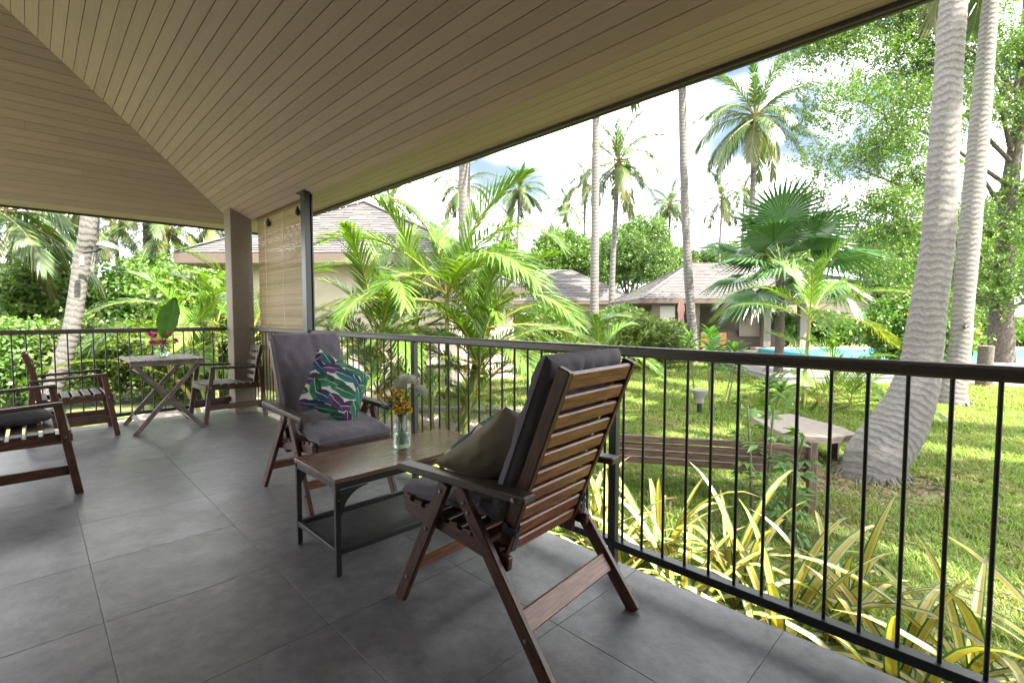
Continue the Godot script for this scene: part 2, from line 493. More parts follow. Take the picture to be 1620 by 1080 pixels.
func sky_image() -> Image:
	var W := 512
	var H := 256
	var im := Image.create(W, H, false, Image.FORMAT_RGBF)
	var f := FastNoiseLite.new()
	f.seed = 5
	f.frequency = 1.4
	f.fractal_octaves = 5
	f.fractal_gain = 0.55
	for y in H:
		var el := (0.5 - (y + .5) / H) * PI
		for x in W:
			var az := (x + .5) / W * TAU
			var d := Vector3(cos(az) * cos(el), sin(el), sin(az) * cos(el))
			var up := maxf(d.y, 0.0)
			var blue := Color(.072, .094, .120).lerp(Color(.045, .072, .12), pow(up, .6))
			var q := Vector3(d.x, d.y * 2.2, d.z) * 1.6
			var n := f.get_noise_3dv(q) * .5 + .5
			var cl := smoothstep(.44, .64, n + .10 * (1.0 - up))
			var c := blue.lerp(Color(1.25, 1.25, 1.27), cl)
			c = c.lerp(Color(.95, .98, 1.02), pow(1.0 - up, 10.0) * .5)
			if d.y < 0:
				c = Color(.35, .36, .33)
			im.set_pixel(x, y, c)
	return im

# ---------------------------------------------------------------- terrace
const XR := 1.966      # line of the long railing
const ZF := -6.82      # line of the short railing
const SL := 0.51       # slope of the ceiling
const GY := -0.55      # lawn level

func ceil_right(x: float) -> float:
	return 2.38 + SL * (XR - x)

func hip_z(x: float) -> float:
	return -6.928 + (1.767 - x)

func ceilings():
	# long slope: boards run along z, cut by the hip
	var root := struct("terrace_ceiling", "sloping ceiling of narrow painted boards running along the long railing")
	var up := Vector3(SL, 1, 0).normalized()
	var pitch := 0.077 / sqrt(1 + SL * SL)
	var x := 1.975
	var k := 0
	while x > -1.95:
		var xa := x - pitch + 0.0035
		var xb := x
		var zb := hip_z(xb)
		var za := hip_z(xa)
		var z1: float = rnd(-6.0, 3.0)
		var cuts := [za, z1, 1.1] if z1 > za + 0.5 and z1 < 0.8 else [za, 1.1]
		for i in cuts.size() - 1:
			var s: float = cuts[i] + (0.0 if i == 0 else 0.001)
			var e: float = cuts[i + 1] - (0.001 if i < cuts.size() - 2 else 0.0)
			var m := MB.new()
			var sb: float = zb if i == 0 else s
			m.prism([Vector3(xa, ceil_right(xa), s), Vector3(xb, ceil_right(xb), sb), Vector3(xb, ceil_right(xb), e), Vector3(xa, ceil_right(xa), e)], up * 0.018, Vector3.BACK, Vector3(1, -SL, 0).normalized(), ruv())
			part("board", m, M.boards[rng.randi() % 4], root)
		x -= pitch
		k += 1
	# end slope over the short railing
	root = struct("terrace_ceiling", "triangular end slope of painted boards running along the short railing")
	up = Vector3(0, 1, -SL).normalized()
	var zpitch := 0.105 / sqrt(1 + SL * SL)
	var z := -7.13
	k = 0
	var yl := func(q: float) -> float: return 2.482 + SL * (q + 6.928)
	var hx := func(q: float) -> float: return 1.767 - (q + 6.928)
	while z < -3.3:
		var za := z
		var zb := z + zpitch - 0.0035
		var c1: float = rnd(-2.6, 2.0)
		var ends := [-1.95, c1, hx.call(za)] if c1 > -1.6 and c1 < float(hx.call(za)) - 0.4 else [-1.95, hx.call(za)]
		for i in ends.size() - 1:
			var s: float = ends[i] + (0.0 if i == 0 else 0.001)
			var last: bool = i == ends.size() - 2
			var ea: float = ends[i + 1] - (0.0 if last else 0.001)
			var eb: float = hx.call(zb) if last else ea
			if eb <= s:
				continue
			var m := MB.new()
			m.prism([Vector3(s, yl.call(za), za), Vector3(ea, yl.call(za), za), Vector3(eb, yl.call(zb), zb), Vector3(s, yl.call(zb), zb)], up * 0.018, Vector3.RIGHT, Vector3.BACK, ruv())
			part("board", m, M.boards[rng.randi() % 4], root)
		z += zpitch
		k += 1
	# level soffit under the eaves
	root = struct("eave_soffit", "level soffit of narrow boards under the roof edge outside the railings")
	for i in 5:
		var xa := 1.978 + i * 0.0795
		var m := MB.new()
		m.prism([Vector3(xa, 2.376, -7.13 - (xa - 1.975)), Vector3(xa + 0.076, 2.376, -7.13 - (xa + .076 - 1.975)), Vector3(xa + 0.076, 2.376, 1.1), Vector3(xa, 2.376, 1.1)], Vector3.UP * 0.018, Vector3.BACK, Vector3.RIGHT, ruv())
		part("board", m, M.boards[i % 4], root)
	var mm := MB.new()
	mm.prism([Vector3(-1.95, 2.376, -7.53), Vector3(1.975 + .4, 2.376, -7.53), Vector3(1.975, 2.376, -7.132), Vector3(-1.95, 2.376, -7.132)], Vector3.UP * 0.018, Vector3.RIGHT, Vector3.BACK, ruv())
	part("board", mm, M.boards[2], root)
	# fascia boards along both eaves
	var f := MB.new()
	f.box(Vector3(2.377, 2.352, -7.58), Vector3(2.402, 2.58, 1.1), 0.004)
	f.box(Vector3(2.352, 2.356, -7.53), Vector3(2.376, 2.3745, 1.1), 0.003)
	part("fascia_board", f, M.fascia, root)
	f = MB.new()
	f.box(Vector3(-1.95, 2.352, -7.557), Vector3(2.375, 2.58, -7.532), 0.004)
	part("fascia_board", f, M.fascia, root)
	# weather skin of the roof over the boards
	var r := MB.new()
	var T := 0.14
	var A := Vector3(2.43, 2.38 + T, -7.61); var B := Vector3(2.43, 2.38 + T, 1.4)
	var dx := 4.7
	var C := Vector3(2.43 - dx, 2.38 + T + dx * SL * .93, -7.61 + dx); var D := Vector3(2.43 - dx, 2.38 + T + dx * SL * .93, 1.4)
	var E := Vector3(2.43 - dx, 2.38 + T, -7.61)
	r.prism([A, B, D, C], Vector3(0, .06, 0), Vector3.BACK, Vector3.RIGHT)
	r.prism([E, A, C], Vector3(0, .06, 0), Vector3.BACK, Vector3.RIGHT)
	struct("terrace_roof", "weather skin of the terrace roof above the boarded ceiling", r, M.shingle)

func terrace():
	var base := MB.new()
	base.box(Vector3(-1.95, -0.62, -6.95), Vector3(1.995, -0.012, 1.1))
	var fl := struct("terrace_floor", "dark grey stone tiled terrace floor")
	part("slab", base, M.grout, fl)
	var xs := [-1.95]
	for i in range(-3, 3):
		xs.append(0.163 + 0.625 * i)
	xs.append(2.0)
	var zs := [-6.955]
	for i in range(-6, 7):
		zs.append(-3.06 + 0.63 * i)
	zs.append(1.1)
	for i in xs.size() - 1:
		for j in zs.size() - 1:
			var m := MB.new()
			var g := 0.0011
			m.cbox(Vector3((xs[i] + xs[i + 1]) / 2, -0.0055, (zs[j] + zs[j + 1]) / 2), Vector3.RIGHT, Vector3.UP, Vector3.BACK, (xs[i + 1] - xs[i]) / 2 - g, 0.0055, (zs[j + 1] - zs[j]) / 2 - g, 0.0006, ruv())
			part("tile", m, M.tiles[rng.randi() % 4], fl)
	# the house behind the camera closes the terrace
	var w := MB.new()
	w.box(Vector3(-2.2, -0.6, -4.2), Vector3(-1.96, 4.6, 1.36))
	struct("house_wall", "plastered house wall along the inner side of the terrace", w, M.housewall)
	w = MB.new()
	w.prism([Vector3(-1.96, -0.6, 1.11), Vector3(2.3, -0.6, 1.11), Vector3(2.3, 2.5, 1.11), Vector3(1.966, 2.45, 1.11), Vector3(-1.96, 4.46, 1.11)], Vector3(0, 0, 0.24), Vector3.RIGHT, Vector3.UP)
	struct("house_wall", "plastered house wall closing the end of the terrace", w, M.housewall)
	# corner column
	var c := thing("corner_column", "square taupe painted column carrying the roof at the terrace corner", "column")
	var m1 := MB.new()
	m1.box(Vector3(1.745, 0.002, -6.80), Vector3(1.985, 2.50, -6.55), 0.006)
	part("shaft", m1, M.column, c)
	var m2 := MB.new()
	m2.box(Vector3(1.738, 0.001, -6.807), Vector3(1.992, 0.07, -6.543), 0.004)
	part("plinth", m2, M.column, c)
	# steel post
	var p := thing("steel_post", "tall dark steel post holding the eave beside the bamboo blind", "post")
	var q := MB.new()
	q.box(Vector3(1.915, 0.01, -4.86), Vector3(1.93, 2.42, -4.76), 0.002)
	q.box(Vector3(1.98, 0.01, -4.86), Vector3(1.995, 2.42, -4.76), 0.002)
	q.box(Vector3(1.93, 0.01, -4.842), Vector3(1.98, 2.42, -4.778), 0.002)
	part("shaft", q, M.darksteel, p)
	q = MB.new()
	q.box(Vector3(1.88, 0.001, -4.90), Vector3(1.998, 0.012, -4.72), 0.002)
	part("base_plate", q, M.darksteel, p)
	q = MB.new()
	q.box(Vector3(1.885, 2.378, -4.885), Vector3(1.99, 2.39, -4.735), 0.002)
	part("cap_plate", q, M.darksteel, p)
	railings()
	blind()

func rail_profile(a: Vector3, b: Vector3, side: Vector3) -> MB:
	var m := MB.new()
	m.bar(a, b, side, 0.058, 0.046, 0.009)
	return m

func baluster_mesh(h: float) -> ArrayMesh:
	var m := MB.new()
	m.tube(PackedVector3Array([Vector3(0, 0, 0), Vector3(0, h, 0)]), [0.0065, 0.0065], 8, false)
	return m.mesh()

func railings():
	var bal := baluster_mesh(0.906)
	var spec := [
		["long dark railing of thin round bars along the garden side", Vector3(XR, 0, -4.755), Vector3(XR, 0, 1.1), [-2.985, -1.285, 0.42]],
		["short dark railing piece below the bamboo blind", Vector3(XR, 0, -6.545), Vector3(XR, 0, -4.865), []],
		["dark railing behind the slatted table at the far end", Vector3(-1.94, 0, ZF), Vector3(1.74, 0, ZF), [-0.9]],
	]
	for s in spec:
		var r := thing("railing", s[0], "railing")
		var a: Vector3 = s[1]
		var b: Vector3 = s[2]
		var d := (b - a).normalized()
		var side := d.cross(Vector3.UP)
		part("handrail", rail_profile(a + Vector3.UP * 1.034, b + Vector3.UP * 1.034, side), M.rail, r)
		var m := MB.new()
		m.bar(a + Vector3.UP * 0.107, b + Vector3.UP * 0.107, side, 0.05, 0.036, 0.003)
		part("bottom_rail", m, M.darksteel, r)
		var L := a.distance_to(b)
		var ph: float = fposmod(0.008 - a.z, 0.1035) if absf(d.z) > 0.5 else fposmod(-0.137 - a.x, 0.1015)
		var step := 0.1035 if absf(d.z) > 0.5 else 0.1015
		var t := ph
		while t < L:
			var c := a + d * t
			var skip := t < 0.012 or t > L - 0.012
			for q in s[3]:
				if absf((c.z if absf(d.z) > 0.5 else c.x) - q) < 0.035:
					skip = true
			if not skip:
				var o := part("baluster", bal, M.black, r)
				o.position = c + Vector3.UP * 0.12
			t += step
		for q in s[3]:
			var o := Vector3(XR, 0, q) if absf(d.z) > 0.5 else Vector3(q, 0, ZF)
			m = MB.new()
			m.box(o + Vector3(-0.02, 0.002, -0.02), o + Vector3(0.02, 1.012, 0.02), 0.003)
			part("rail_post", m, M.darksteel, r)

func blind():
	var o := thing("bamboo_blind", "rolled down bamboo slat blind between the column and the steel post", "blind")
	var m := MB.new()
	var z0 := -6.47
	var z1 := -4.885
	var y := 0.30
	var k := 0
	var x := 2.03
	while y < 2.345:
		var h := 0.0105
		var loose := 0.0
		if y > 1.72 and y < 1.98:
			loose = 0.0022 if (k % 3) == 0 else 0.0006
		var tone := rnd(0.62, 1.12)
		m.col = Color(.37 * tone, .265 * tone * rnd(.95, 1.04), .14 * tone)
		var sag := rnd(-0.0015, 0.0015)
		var xx := x + rnd(-0.001, 0.001)
		m.bar(Vector3(xx, y + sag, z0 + rnd(-.006, .006)), Vector3(xx, y - sag + rnd(-.001, .001), z1 + rnd(-.004, .004)), Vector3.RIGHT, 0.003, h - loose - 0.0006, 0.0012)
		y += h + 0.0003
		k += 1
	var sl := part("slats", m, M.bamboo, o)
	sl.set_meta("kind", "stuff")
	for z in [-6.2, -5.65, -5.1]:
		m = MB.new()
		m.tube(PackedVector3Array([Vector3(2.024, 0.3, z), Vector3(2.0245, 1.3, z + .002), Vector3(2.024, 2.35, z)]), [0.0016, 0.0016, 0.0016], 5)
		m.col = Color(.3, .22, .12)
		part("cord", m, M.bamboo, o)
	m = MB.new()
	m.col = Color(.2, .13, .07)
	m.tube(PackedVector3Array([Vector3(2.03, 2.357, z0), Vector3(2.03, 2.357, z1)]), [0.014, 0.014], 10)
	part("head_rail", m, M.bamboo, o)
	for z in [-6.02, -5.15]:
		m = MB.new()
		m.lathe([Vector2(0, 0), Vector2(.013, .004), Vector2(.026, .03), Vector2(.024, .055), Vector2(.012, .078), Vector2(.006, .1), Vector2(0, .1)], 12)
		var q := part("pulley", m, M.black, o)
		q.position = Vector3(2.0, 2.225, z)

# ---------------------------------------------------------------- terrace furniture
func bolt(parent: Node3D, at: Vector3, axis: Vector3, r := 0.008):
	var m := MB.new()
	m.tube(PackedVector3Array([at, at + axis * 0.003, at + axis * 0.005]), [r, r, r * 0.55], 10)
	part("bolt", m, M.steel, parent)

func make_recliner(label: String) -> Node3D:
	var o := thing("reclining_chair", label, "chair", Vector3.ZERO, 0, "reclining armchairs at the coffee table")
	for s in [-1.0, 1.0]:
		var m := MB.new()
		m.bar(Vector3(s * .281, 0.0, .395), Vector3(s * .281, .568, .098), Vector3.RIGHT, .026, .056, .004, ruv())
		var lg := part("leg", m, M.wood, o)
		bolt(lg, Vector3(s * .294, .12, .333), Vector3(s, 0, 0))
		bolt(lg, Vector3(s * .294, .36, .207), Vector3(s, 0, 0))
		bolt(lg, Vector3(s * .294, .53, .118), Vector3(s, 0, 0))
		m = MB.new()
		m.bar(Vector3(s * .284, 0.0, -.405), Vector3(s * .284, .568, .022), Vector3.RIGHT, .026, .056, .004, ruv())
		lg = part("leg", m, M.wood, o)
		bolt(lg, Vector3(s * .297, .13, -.307), Vector3(s, 0, 0))
		bolt(lg, Vector3(s * .297, .52, -.014), Vector3(s, 0, 0))
		bolt(lg, Vector3(s * .297, .49, -.036), Vector3(s, 0, 0))
		m = MB.new()
		m.bar(Vector3(s * .285, .583, .36), Vector3(s * .285, .603, -.315), Vector3.RIGHT, .066, .028, .006, ruv())
		var arm := part("armrest", m, M.wood_dark, o)
		bolt(arm, Vector3(s * .318, .6, -.272), Vector3(s, 0, 0), .01)
		m = MB.new()
		m.bar(Vector3(s * .25, .405, .385), Vector3(s * .25, .335, -.2), Vector3.RIGHT, .026, .052, .004, ruv())
		part("seat_rail", m, M.wood, o)
		m = MB.new()
		m.bar(Vector3(s * .215, .33, -.125), Vector3(s * .215, 1.03, -.405), Vector3.RIGHT, .028, .05, .004, ruv())
		part("back_stile", m, M.wood, o)
		m = MB.new()
		m.box(Vector3(s * .215 - .018, .285, -.15), Vector3(s * .215 + .018, .335, -.11), .004, ruv())
		part("hinge_block", m, M.wood, o)
	var back := Vector3(0, .7, -.28).normalized()
	var face := Vector3(0, back.z, -back.y)   # to the rear of the backrest
	for i in 10:
		var t: float = 0.045 + i * 0.0735
		var hh := 0.055
		if i == 9:
			t = 0.714
			hh = 0.064
		var c := Vector3(0, .33, -.125) + back * t
		var m := MB.new()
		m.cbox(c + face * .012, Vector3.RIGHT, back, face, .2, hh / 2, .009, .005, ruv())
		part("slat", m, M.wood_slat, o)
	for i in 8:
		var z := .37 - i * .072
		var m := MB.new()
		m.cbox(Vector3(0, .404 + (z - .385) * .12 + .034, z), Vector3.RIGHT, Vector3.UP, Vector3.BACK, .262, .009, .026, .004, ruv())
		part("slat", m, M.wood, o)
	var m := MB.new()
	m.bar(Vector3(-.237, .400, .385), Vector3(.237, .400, .385), Vector3.UP, .045, .022, .004, ruv())
	part("front_rail", m, M.wood, o)
	m = MB.new()
	m.bar(Vector3(-.268, .17, .306), Vector3(.268, .17, .306), Vector3.UP, .05, .02, .004, ruv())
	part("crossbar", m, M.wood_slat, o)
	m = MB.new()
	m.bar(Vector3(-.271, .17, -.28), Vector3(.271, .17, -.28), Vector3(0, .8, .6), .075, .02, .004, ruv())
	part("crossbar", m, M.wood_slat, o)
	return o

# soft rectangular cushion: half sizes hx, hy, thickness th, in local xy with z as thickness
func pillow(hx: float, hy: float, th: float, p: float, q: float, sd: int, crease := 0.0) -> MB:
	var m := MB.new()
	var f := FastNoiseLite.new()
	f.seed = sd
	f.frequency = 5.0
	f.fractal_octaves = 3
	var N := 26
	var pos := func(i: int, j: int, s: float) -> Vector3:
		var u := -cos(PI * i / N) * 0.55 + (2.0 * i / N - 1.0) * 0.45
		var v := -cos(PI * j / N) * 0.55 + (2.0 * j / N - 1.0) * 0.45
		var e := (1.0 - pow(absf(u), p)) * (1.0 - pow(absf(v), p))
		var hgt := th * 0.5 * pow(maxf(e, 0.0), q)
		var edge := maxf(absf(u), absf(v))
		hgt *= 1.0 + 0.10 * f.get_noise_3d(u * hx * 4, v * hy * 4, s * 3.0)
		hgt += (0.011 * f.get_noise_3d(u * hx * 3.4, v * hy * 1.6, 9.0 + s) + 0.004 * f.get_noise_3d(u * hx * 10 + v, v * hy * 6, 19.0 + s)) * clampf(e * 4, 0, 1)
		if crease > 0.0:
			hgt -= th * crease * exp(-pow((u - .12) / 0.05, 2)) * clampf(v * .5 + .5, 0, 1) * clampf(e * 2, 0, 1)
		var pull := 1.0 - 0.035 * (1.0 - pow(minf(absf(u), absf(v)), 2.0)) * edge * (0.0 if p > 6 else 1.0)
		return Vector3(u * hx * pull, v * hy * pull, s * hgt)
	for s in [1.0, -1.0]:
		var P := []
		for i in N + 1:
			var row := PackedVector3Array()
			for j in N + 1:
				row.append(pos.call(i, j, s))
			P.append(row)
		var NN := []
		for i in N + 1:
			var row := PackedVector3Array()
			for j in N + 1:
				var a: Vector3 = P[mini(i + 1, N)][j] - P[maxi(i - 1, 0)][j]
				var b: Vector3 = P[i][mini(j + 1, N)] - P[i][maxi(j - 1, 0)]
				row.append(a.cross(b).normalized() * s)
			NN.append(row)
		for i in N:
			for j in N:
				var a := Vector2(float(i) / N, 1.0 - float(j) / N)
				var b := Vector2(float(i + 1) / N, 1.0 - float(j) / N)
				var d := Vector2(float(i + 1) / N, 1.0 - float(j + 1) / N)
				var e := Vector2(float(i) / N, 1.0 - float(j + 1) / N)
				if s > 0:
					m.tri(P[i][j], P[i + 1][j], P[i + 1][j + 1], NN[i][j], NN[i + 1][j], NN[i + 1][j + 1], a, b, d)
					m.tri(P[i][j], P[i + 1][j + 1], P[i][j + 1], NN[i][j], NN[i + 1][j + 1], NN[i][j + 1], a, d, e)
				else:
					m.tri(P[i][j], P[i + 1][j + 1], P[i + 1][j], NN[i][j], NN[i + 1][j + 1], NN[i + 1][j], a, d, b)
					m.tri(P[i][j], P[i][j + 1], P[i + 1][j + 1], NN[i][j], NN[i][j + 1], NN[i + 1][j + 1], a, e, d)
	return m

func piping(hx: float, hy: float, p: float, r := 0.004) -> MB:
	var m := MB.new()
	var path := PackedVector3Array()
	var rad := []
	for k in 49:
		var a := TAU * k / 48.0
		var cx := signf(cos(a)) * pow(absf(cos(a)), 0.22)
		var cy := signf(sin(a)) * pow(absf(sin(a)), 0.22)
		path.append(Vector3(cx * hx * .995, cy * hy * .995, 0))
		rad.append(r)
	m.tube(path, rad, 6, false)
	return m

func chair_pad(label: String) -> Node3D:
	var o := thing("chair_pad", label, "cushion", Vector3.ZERO, 0, "dark grey pads on the reclining chairs")
	var s := part("seat_cushion", pillow(.242, .295, .085, 9.0, .35, 5), M.cushion, o)
	s.transform = Transform3D(Basis(Vector3.RIGHT, -PI / 2 + 0.11), Vector3(0, .478, .145))
	var back := Vector3(0, .7, -.28).normalized()
	var nrm := Vector3(0, .28, .7).normalized()
	var b := part("back_cushion", pillow(.242, .335, .085, 9.0, .35, 6, .16), M.cushion, o)
	b.transform = Transform3D(Basis(Vector3.RIGHT, back, nrm), Vector3(0, .33, -.125) + back * .435 + nrm * .072)
	for q in [b, s]:
		part("piping", piping(.242, .335 if q == b else .295, 9.0), M.cushion, q)
	for sx in [-1.0, 1.0]:
		var m := MB.new()
		var c := Vector3(sx * .215, .33, -.125) + back * .13
		var path := PackedVector3Array()
		var rr := []
		for k in 9:
			var a := TAU * k / 8.0
			path.append(c + nrm * (cos(a) * .036) + Vector3.RIGHT * (sin(a) * .026))
		for k in 8:
			m.bar(path[k], path[k + 1] + (path[k + 1] - path[k]) * .05, back, .03, .003, .001)
		m.bar(c - nrm * .036, c - nrm * .045 - back * .07 + Vector3.RIGHT * sx * .01, Vector3.RIGHT, .028, .003, .001)
		part("strap", m, M.strap, o)
	return o

func make_slat_chair(called: String, hw: float, label: String, category: String, group: String) -> Node3D:
	var o := thing(called, label, category, Vector3.ZERO, 0, group)
	for s in [-1.0, 1.0]:
		var m := MB.new()
		m.bar(Vector3(s * hw, 0, .31), Vector3(s * hw, .605, .225), Vector3.RIGHT, .03, .046, .004, ruv())
		var lg := part("leg", m, M.wood, o)
		bolt(lg, Vector3(s * (hw + .015), .395, .255), Vector3(s, 0, 0))
		m = MB.new()
		m.bar(Vector3(s * hw, 0, -.33), Vector3(s * hw, .585, -.275), Vector3.RIGHT, .03, .046, .004, ruv())
		part("leg", m, M.wood, o)
		m = MB.new()
		m.bar(Vector3(s * hw, .618, .25), Vector3(s * hw, .592, -.305), Vector3.RIGHT, .05, .026, .005, ruv())
		part("armrest", m, M.wood_dark, o)
		m = MB.new()
		m.bar(Vector3(s * (hw - .026), .165, .275), Vector3(s * (hw - .026), .165, -.30), Vector3.UP, .062, .02, .003, ruv())
		part("stretcher", m, M.wood, o)
		m = MB.new()
		m.bar(Vector3(s * (hw - .028), .392, .275), Vector3(s * (hw - .028), .372, -.29), Vector3.UP, .05, .024, .003, ruv())
		part("seat_rail", m, M.wood, o)
		var st := [Vector3(s * (hw - .06), .36, -.235), Vector3(s * (hw - .06), .5, -.25), Vector3(s * (hw - .06), .68, -.278), Vector3(s * (hw - .06), .85, -.325)]
		m = MB.new()
		for i in 3:
			m.bar(st[i], st[i + 1] + (st[i + 1] - st[i]).normalized() * (.004 if i < 2 else 0.0), Vector3.RIGHT, .026 - .0004 * i, .042, .003, ruv())
		part("back_stile", m, M.wood, o)
	for i in 7:
		var z := .255 - i * .078
		var m := MB.new()
		m.cbox(Vector3(0, .425 + (z - .26) * .035, z), Vector3.RIGHT, Vector3.UP, Vector3.BACK, hw - .018, .009, .029, .004, ruv())
		part("slat", m, M.wood_dark, o)
	var m := MB.new()
	m.bar(Vector3(-hw + .017, .385, .282), Vector3(hw - .017, .385, .282), Vector3.UP, .055, .02, .003, ruv())
	part("front_rail", m, M.wood, o)
	for i in 5:
		var t := i / 4.0
		var y := .47 + t * .345
		var z := -.242 - .075 * pow((y - .4) / .45, 1.6)
		m = MB.new()
		m.cbox(Vector3(0, y, z + .006), Vector3.RIGHT, Vector3(0, 1, -.22).normalized(), Vector3(0, .22, 1).normalized(), hw - .074, .024 if i < 4 else .032, .007, .003, ruv())
		part("slat", m, M.wood_grey, o)
	return o

func coffee_table():
	var o := thing("coffee_table", "low coffee table with brown wood top on a black steel frame", "table", Vector3(1.427, 0, -2.33))
	var m := MB.new()
	var hx := .478
	var hz := .242
	m.box(Vector3(-hx, .438, -hz), Vector3(hx, .46, hz), .003, ruv())
	part("tabletop", m, M.tabletop, o)
	m = MB.new()
	for s in [-1.0, 1.0]:
		m.box(Vector3(-hx + .004, .408, s * (hz - .012) - .004), Vector3(hx - .004, .437, s * (hz - .012) + .004), .001)
		m.box(Vector3(s * (hx - .012) - .004, .408, -hz + .0165), Vector3(s * (hx - .012) + .004, .437, hz - .0165), .001)
	part("apron", m, M.black, o)
	for sx in [-1.0, 1.0]:
		for sz in [-1.0, 1.0]:
			m = MB.new()
			var x: float = sx * (hx - .016)
			var z: float = sz * (hz - .016)
			m.box(Vector3(x - .0125, 0.004, z - .0125), Vector3(x + .0125, .4075, z + .0125), .003)
			var lg := part("leg", m, M.black, o)
			# curved gusset between leg and apron, along the long side
			var g := MB.new()
			var poly := [Vector3(x, .408, z), Vector3(x, .275, z)]
			for k in 9:
				var a := k / 8.0 * PI / 2
				poly.append(Vector3(x - sx * (.014 + .13 * (1 - cos(a))), .275 + .128 * sin(a), z))
			poly.append(Vector3(x - sx * .144, .408, z))
			for k in range(2, poly.size() - 1):
				g.prism([poly[0], poly[k], poly[k + 1]], Vector3(0, 0, .003), Vector3.RIGHT, Vector3.UP)
			var gp := part("gusset", g, M.black, o)
			gp.position.z = sz * .0145 - .0015
			bolt(lg, Vector3(x, .36, z + sz * .0125), Vector3(0, 0, sz), .004)
	m = MB.new()
	for s in [-1.0, 1.0]:
		m.box(Vector3(-hx + .03, .102, s * (hz - .016) - .012), Vector3(hx - .03, .128, s * (hz - .016) + .012), .002)
		m.box(Vector3(s * (hx - .016) - .011, .102, -hz + .03), Vector3(s * (hx - .016) + .011, .128, hz - .03), .002)
	part("shelf_frame", m, M.black, o)
	# woven steel mesh of the shelf
	m = MB.new()
	var X := hx - .028
	var Z := hz - .03
	var step := .0125
	var c := -(X + Z)
	while c < X + Z:
		for s in [-1.0, 1.0]:
			# line x = s*z + c inside the rectangle
			var za := -Z
			var zb := Z
			if s > 0:
				za = maxf(za, -X - c); zb = minf(zb, X - c)
			else:
				za = maxf(za, c - X); zb = minf(zb, c + X)
			if zb - za > .004:
				m.bar(Vector3(s * za + c, .113 + s * .0012, za), Vector3(s * zb + c, .113 + s * .0012, zb), Vector3.UP, .002, .0026, 0.0)
		c += step * 1.414
	var ms := part("wire_mesh", m, M.black, o)
	ms.set_meta("kind", "stuff")

func slat_table():
	var o := thing("folding_table", "square folding table with weathered slatted top and crossed legs", "table", Vector3(.995, 0, -6.385))
	var hx := .325
	var hz := .40
	for i in 9:
		var x := -hx + .036 + i * (2 * hx - .072) / 8.0
		var m := MB.new()
		m.cbox(Vector3(x, .741, 0), Vector3.BACK, Vector3.RIGHT, Vector3.UP, hz, .031, .009, .003, ruv())
		part("slat", m, M.wood_grey, o)
	for s in [-1.0, 1.0]:
		var m := MB.new()
		m.bar(Vector3(-hx + .012, .711, s * (hz - .02)), Vector3(hx - .012, .711, s * (hz - .02)), Vector3.UP, .04, .022, .003, ruv())
		part("end_rail", m, M.wood_grey, o)
		m = MB.new()
		var z1: float = s * (hz - .05)
		m.bar(Vector3(-.30, 0, z1), Vector3(.265, .69, z1), Vector3.BACK, .022, .044, .003, ruv())
		var lg := part("leg", m, M.wood_grey, o)
		bolt(lg, Vector3(-.008, .357, z1 + .011), Vector3.BACK, .006)
		m = MB.new()
		var z2: float = s * (hz - .075)
		m.bar(Vector3(.30, 0, z2), Vector3(-.265, .69, z2), Vector3.BACK, .022, .044, .003, ruv())
		part("leg", m, M.wood_grey, o)
	for q in [[-.225, .092, .04], [.225, .092, .063], [-.2, .612, .063]]:
		var m := MB.new()
		m.bar(Vector3(q[0], q[1], -hz + q[2]), Vector3(q[0], q[1], hz - q[2]), Vector3.RIGHT if q[1] > .3 else Vector3(.6, .8, 0), .045, .016, .003, ruv())
		part("crossbar", m, M.wood_grey, o)

func petal_flower(m: MB, c: Vector3, axis: Vector3, r: float, rows: int, per: int, w: float, ca: Color, cb: Color):
	var ref := axis.cross(Vector3(.3, .2, .9)).normalized()
	var bt := axis.cross(ref)
	for row in rows:
		var el := lerpf(0.05, 1.25, float(row) / maxf(rows - 1, 1))
		var rr := r * lerpf(1.0, 0.55, float(row) / rows)
		for k in per:
			var a := TAU * (k + .5 * (row % 2) + rnd(-.15, .15)) / per
			var d := (ref * cos(a) + bt * sin(a))
			var dir := (d * cos(el) + axis * sin(el)).normalized()
			var tan := axis.cross(d).normalized() * w * .5
			var mid := c + dir * rr * .6
			var tip := c + dir * rr * rnd(.9, 1.08) + axis * rr * .08
			m.col = ca.lerp(cb, rnd(0, 1))
			m.quad(c - tan * .4, c + tan * .4, mid + tan, mid - tan)
			m.quad(mid - tan, mid + tan, tip + tan * .5, tip - tan * .5)

func big_leaf(L: float, W: float, bend: float, col: Color) -> MB:
	var m := MB.new()
	var N := 14
	var prev := []
	for i in N + 1:
		var t := float(i) / N
		var w := W * pow(sin(PI * clampf(t * .93 + .05, 0, 1)), .8) * .5 + .0015
		var p := Vector3(0, L * t, bend * t * t)
		var wav := sin(t * 21.0) * .006
		var row := [p + Vector3(-w, 0, .03 * w / W + wav), p + Vector3(-w * .5, 0, .012 + wav * .5), p, p + Vector3(w * .5, 0, .012 - wav * .5), p + Vector3(w, 0, .03 * w / W - wav)]
		if i > 0:
			for k in 4:
				m.col = col * rnd(.9, 1.1)
				m.quad(prev[k], prev[k + 1], row[k + 1], row[k])
		prev = row
	m.col = Color(.12, .22, .05)
	m.tube(PackedVector3Array([Vector3(0, -.12, 0), Vector3(0, L * .5, bend * .25 + .002), Vector3(0, L * .95, bend * .9)]), [.004, .003, .001], 5, false)
	return m

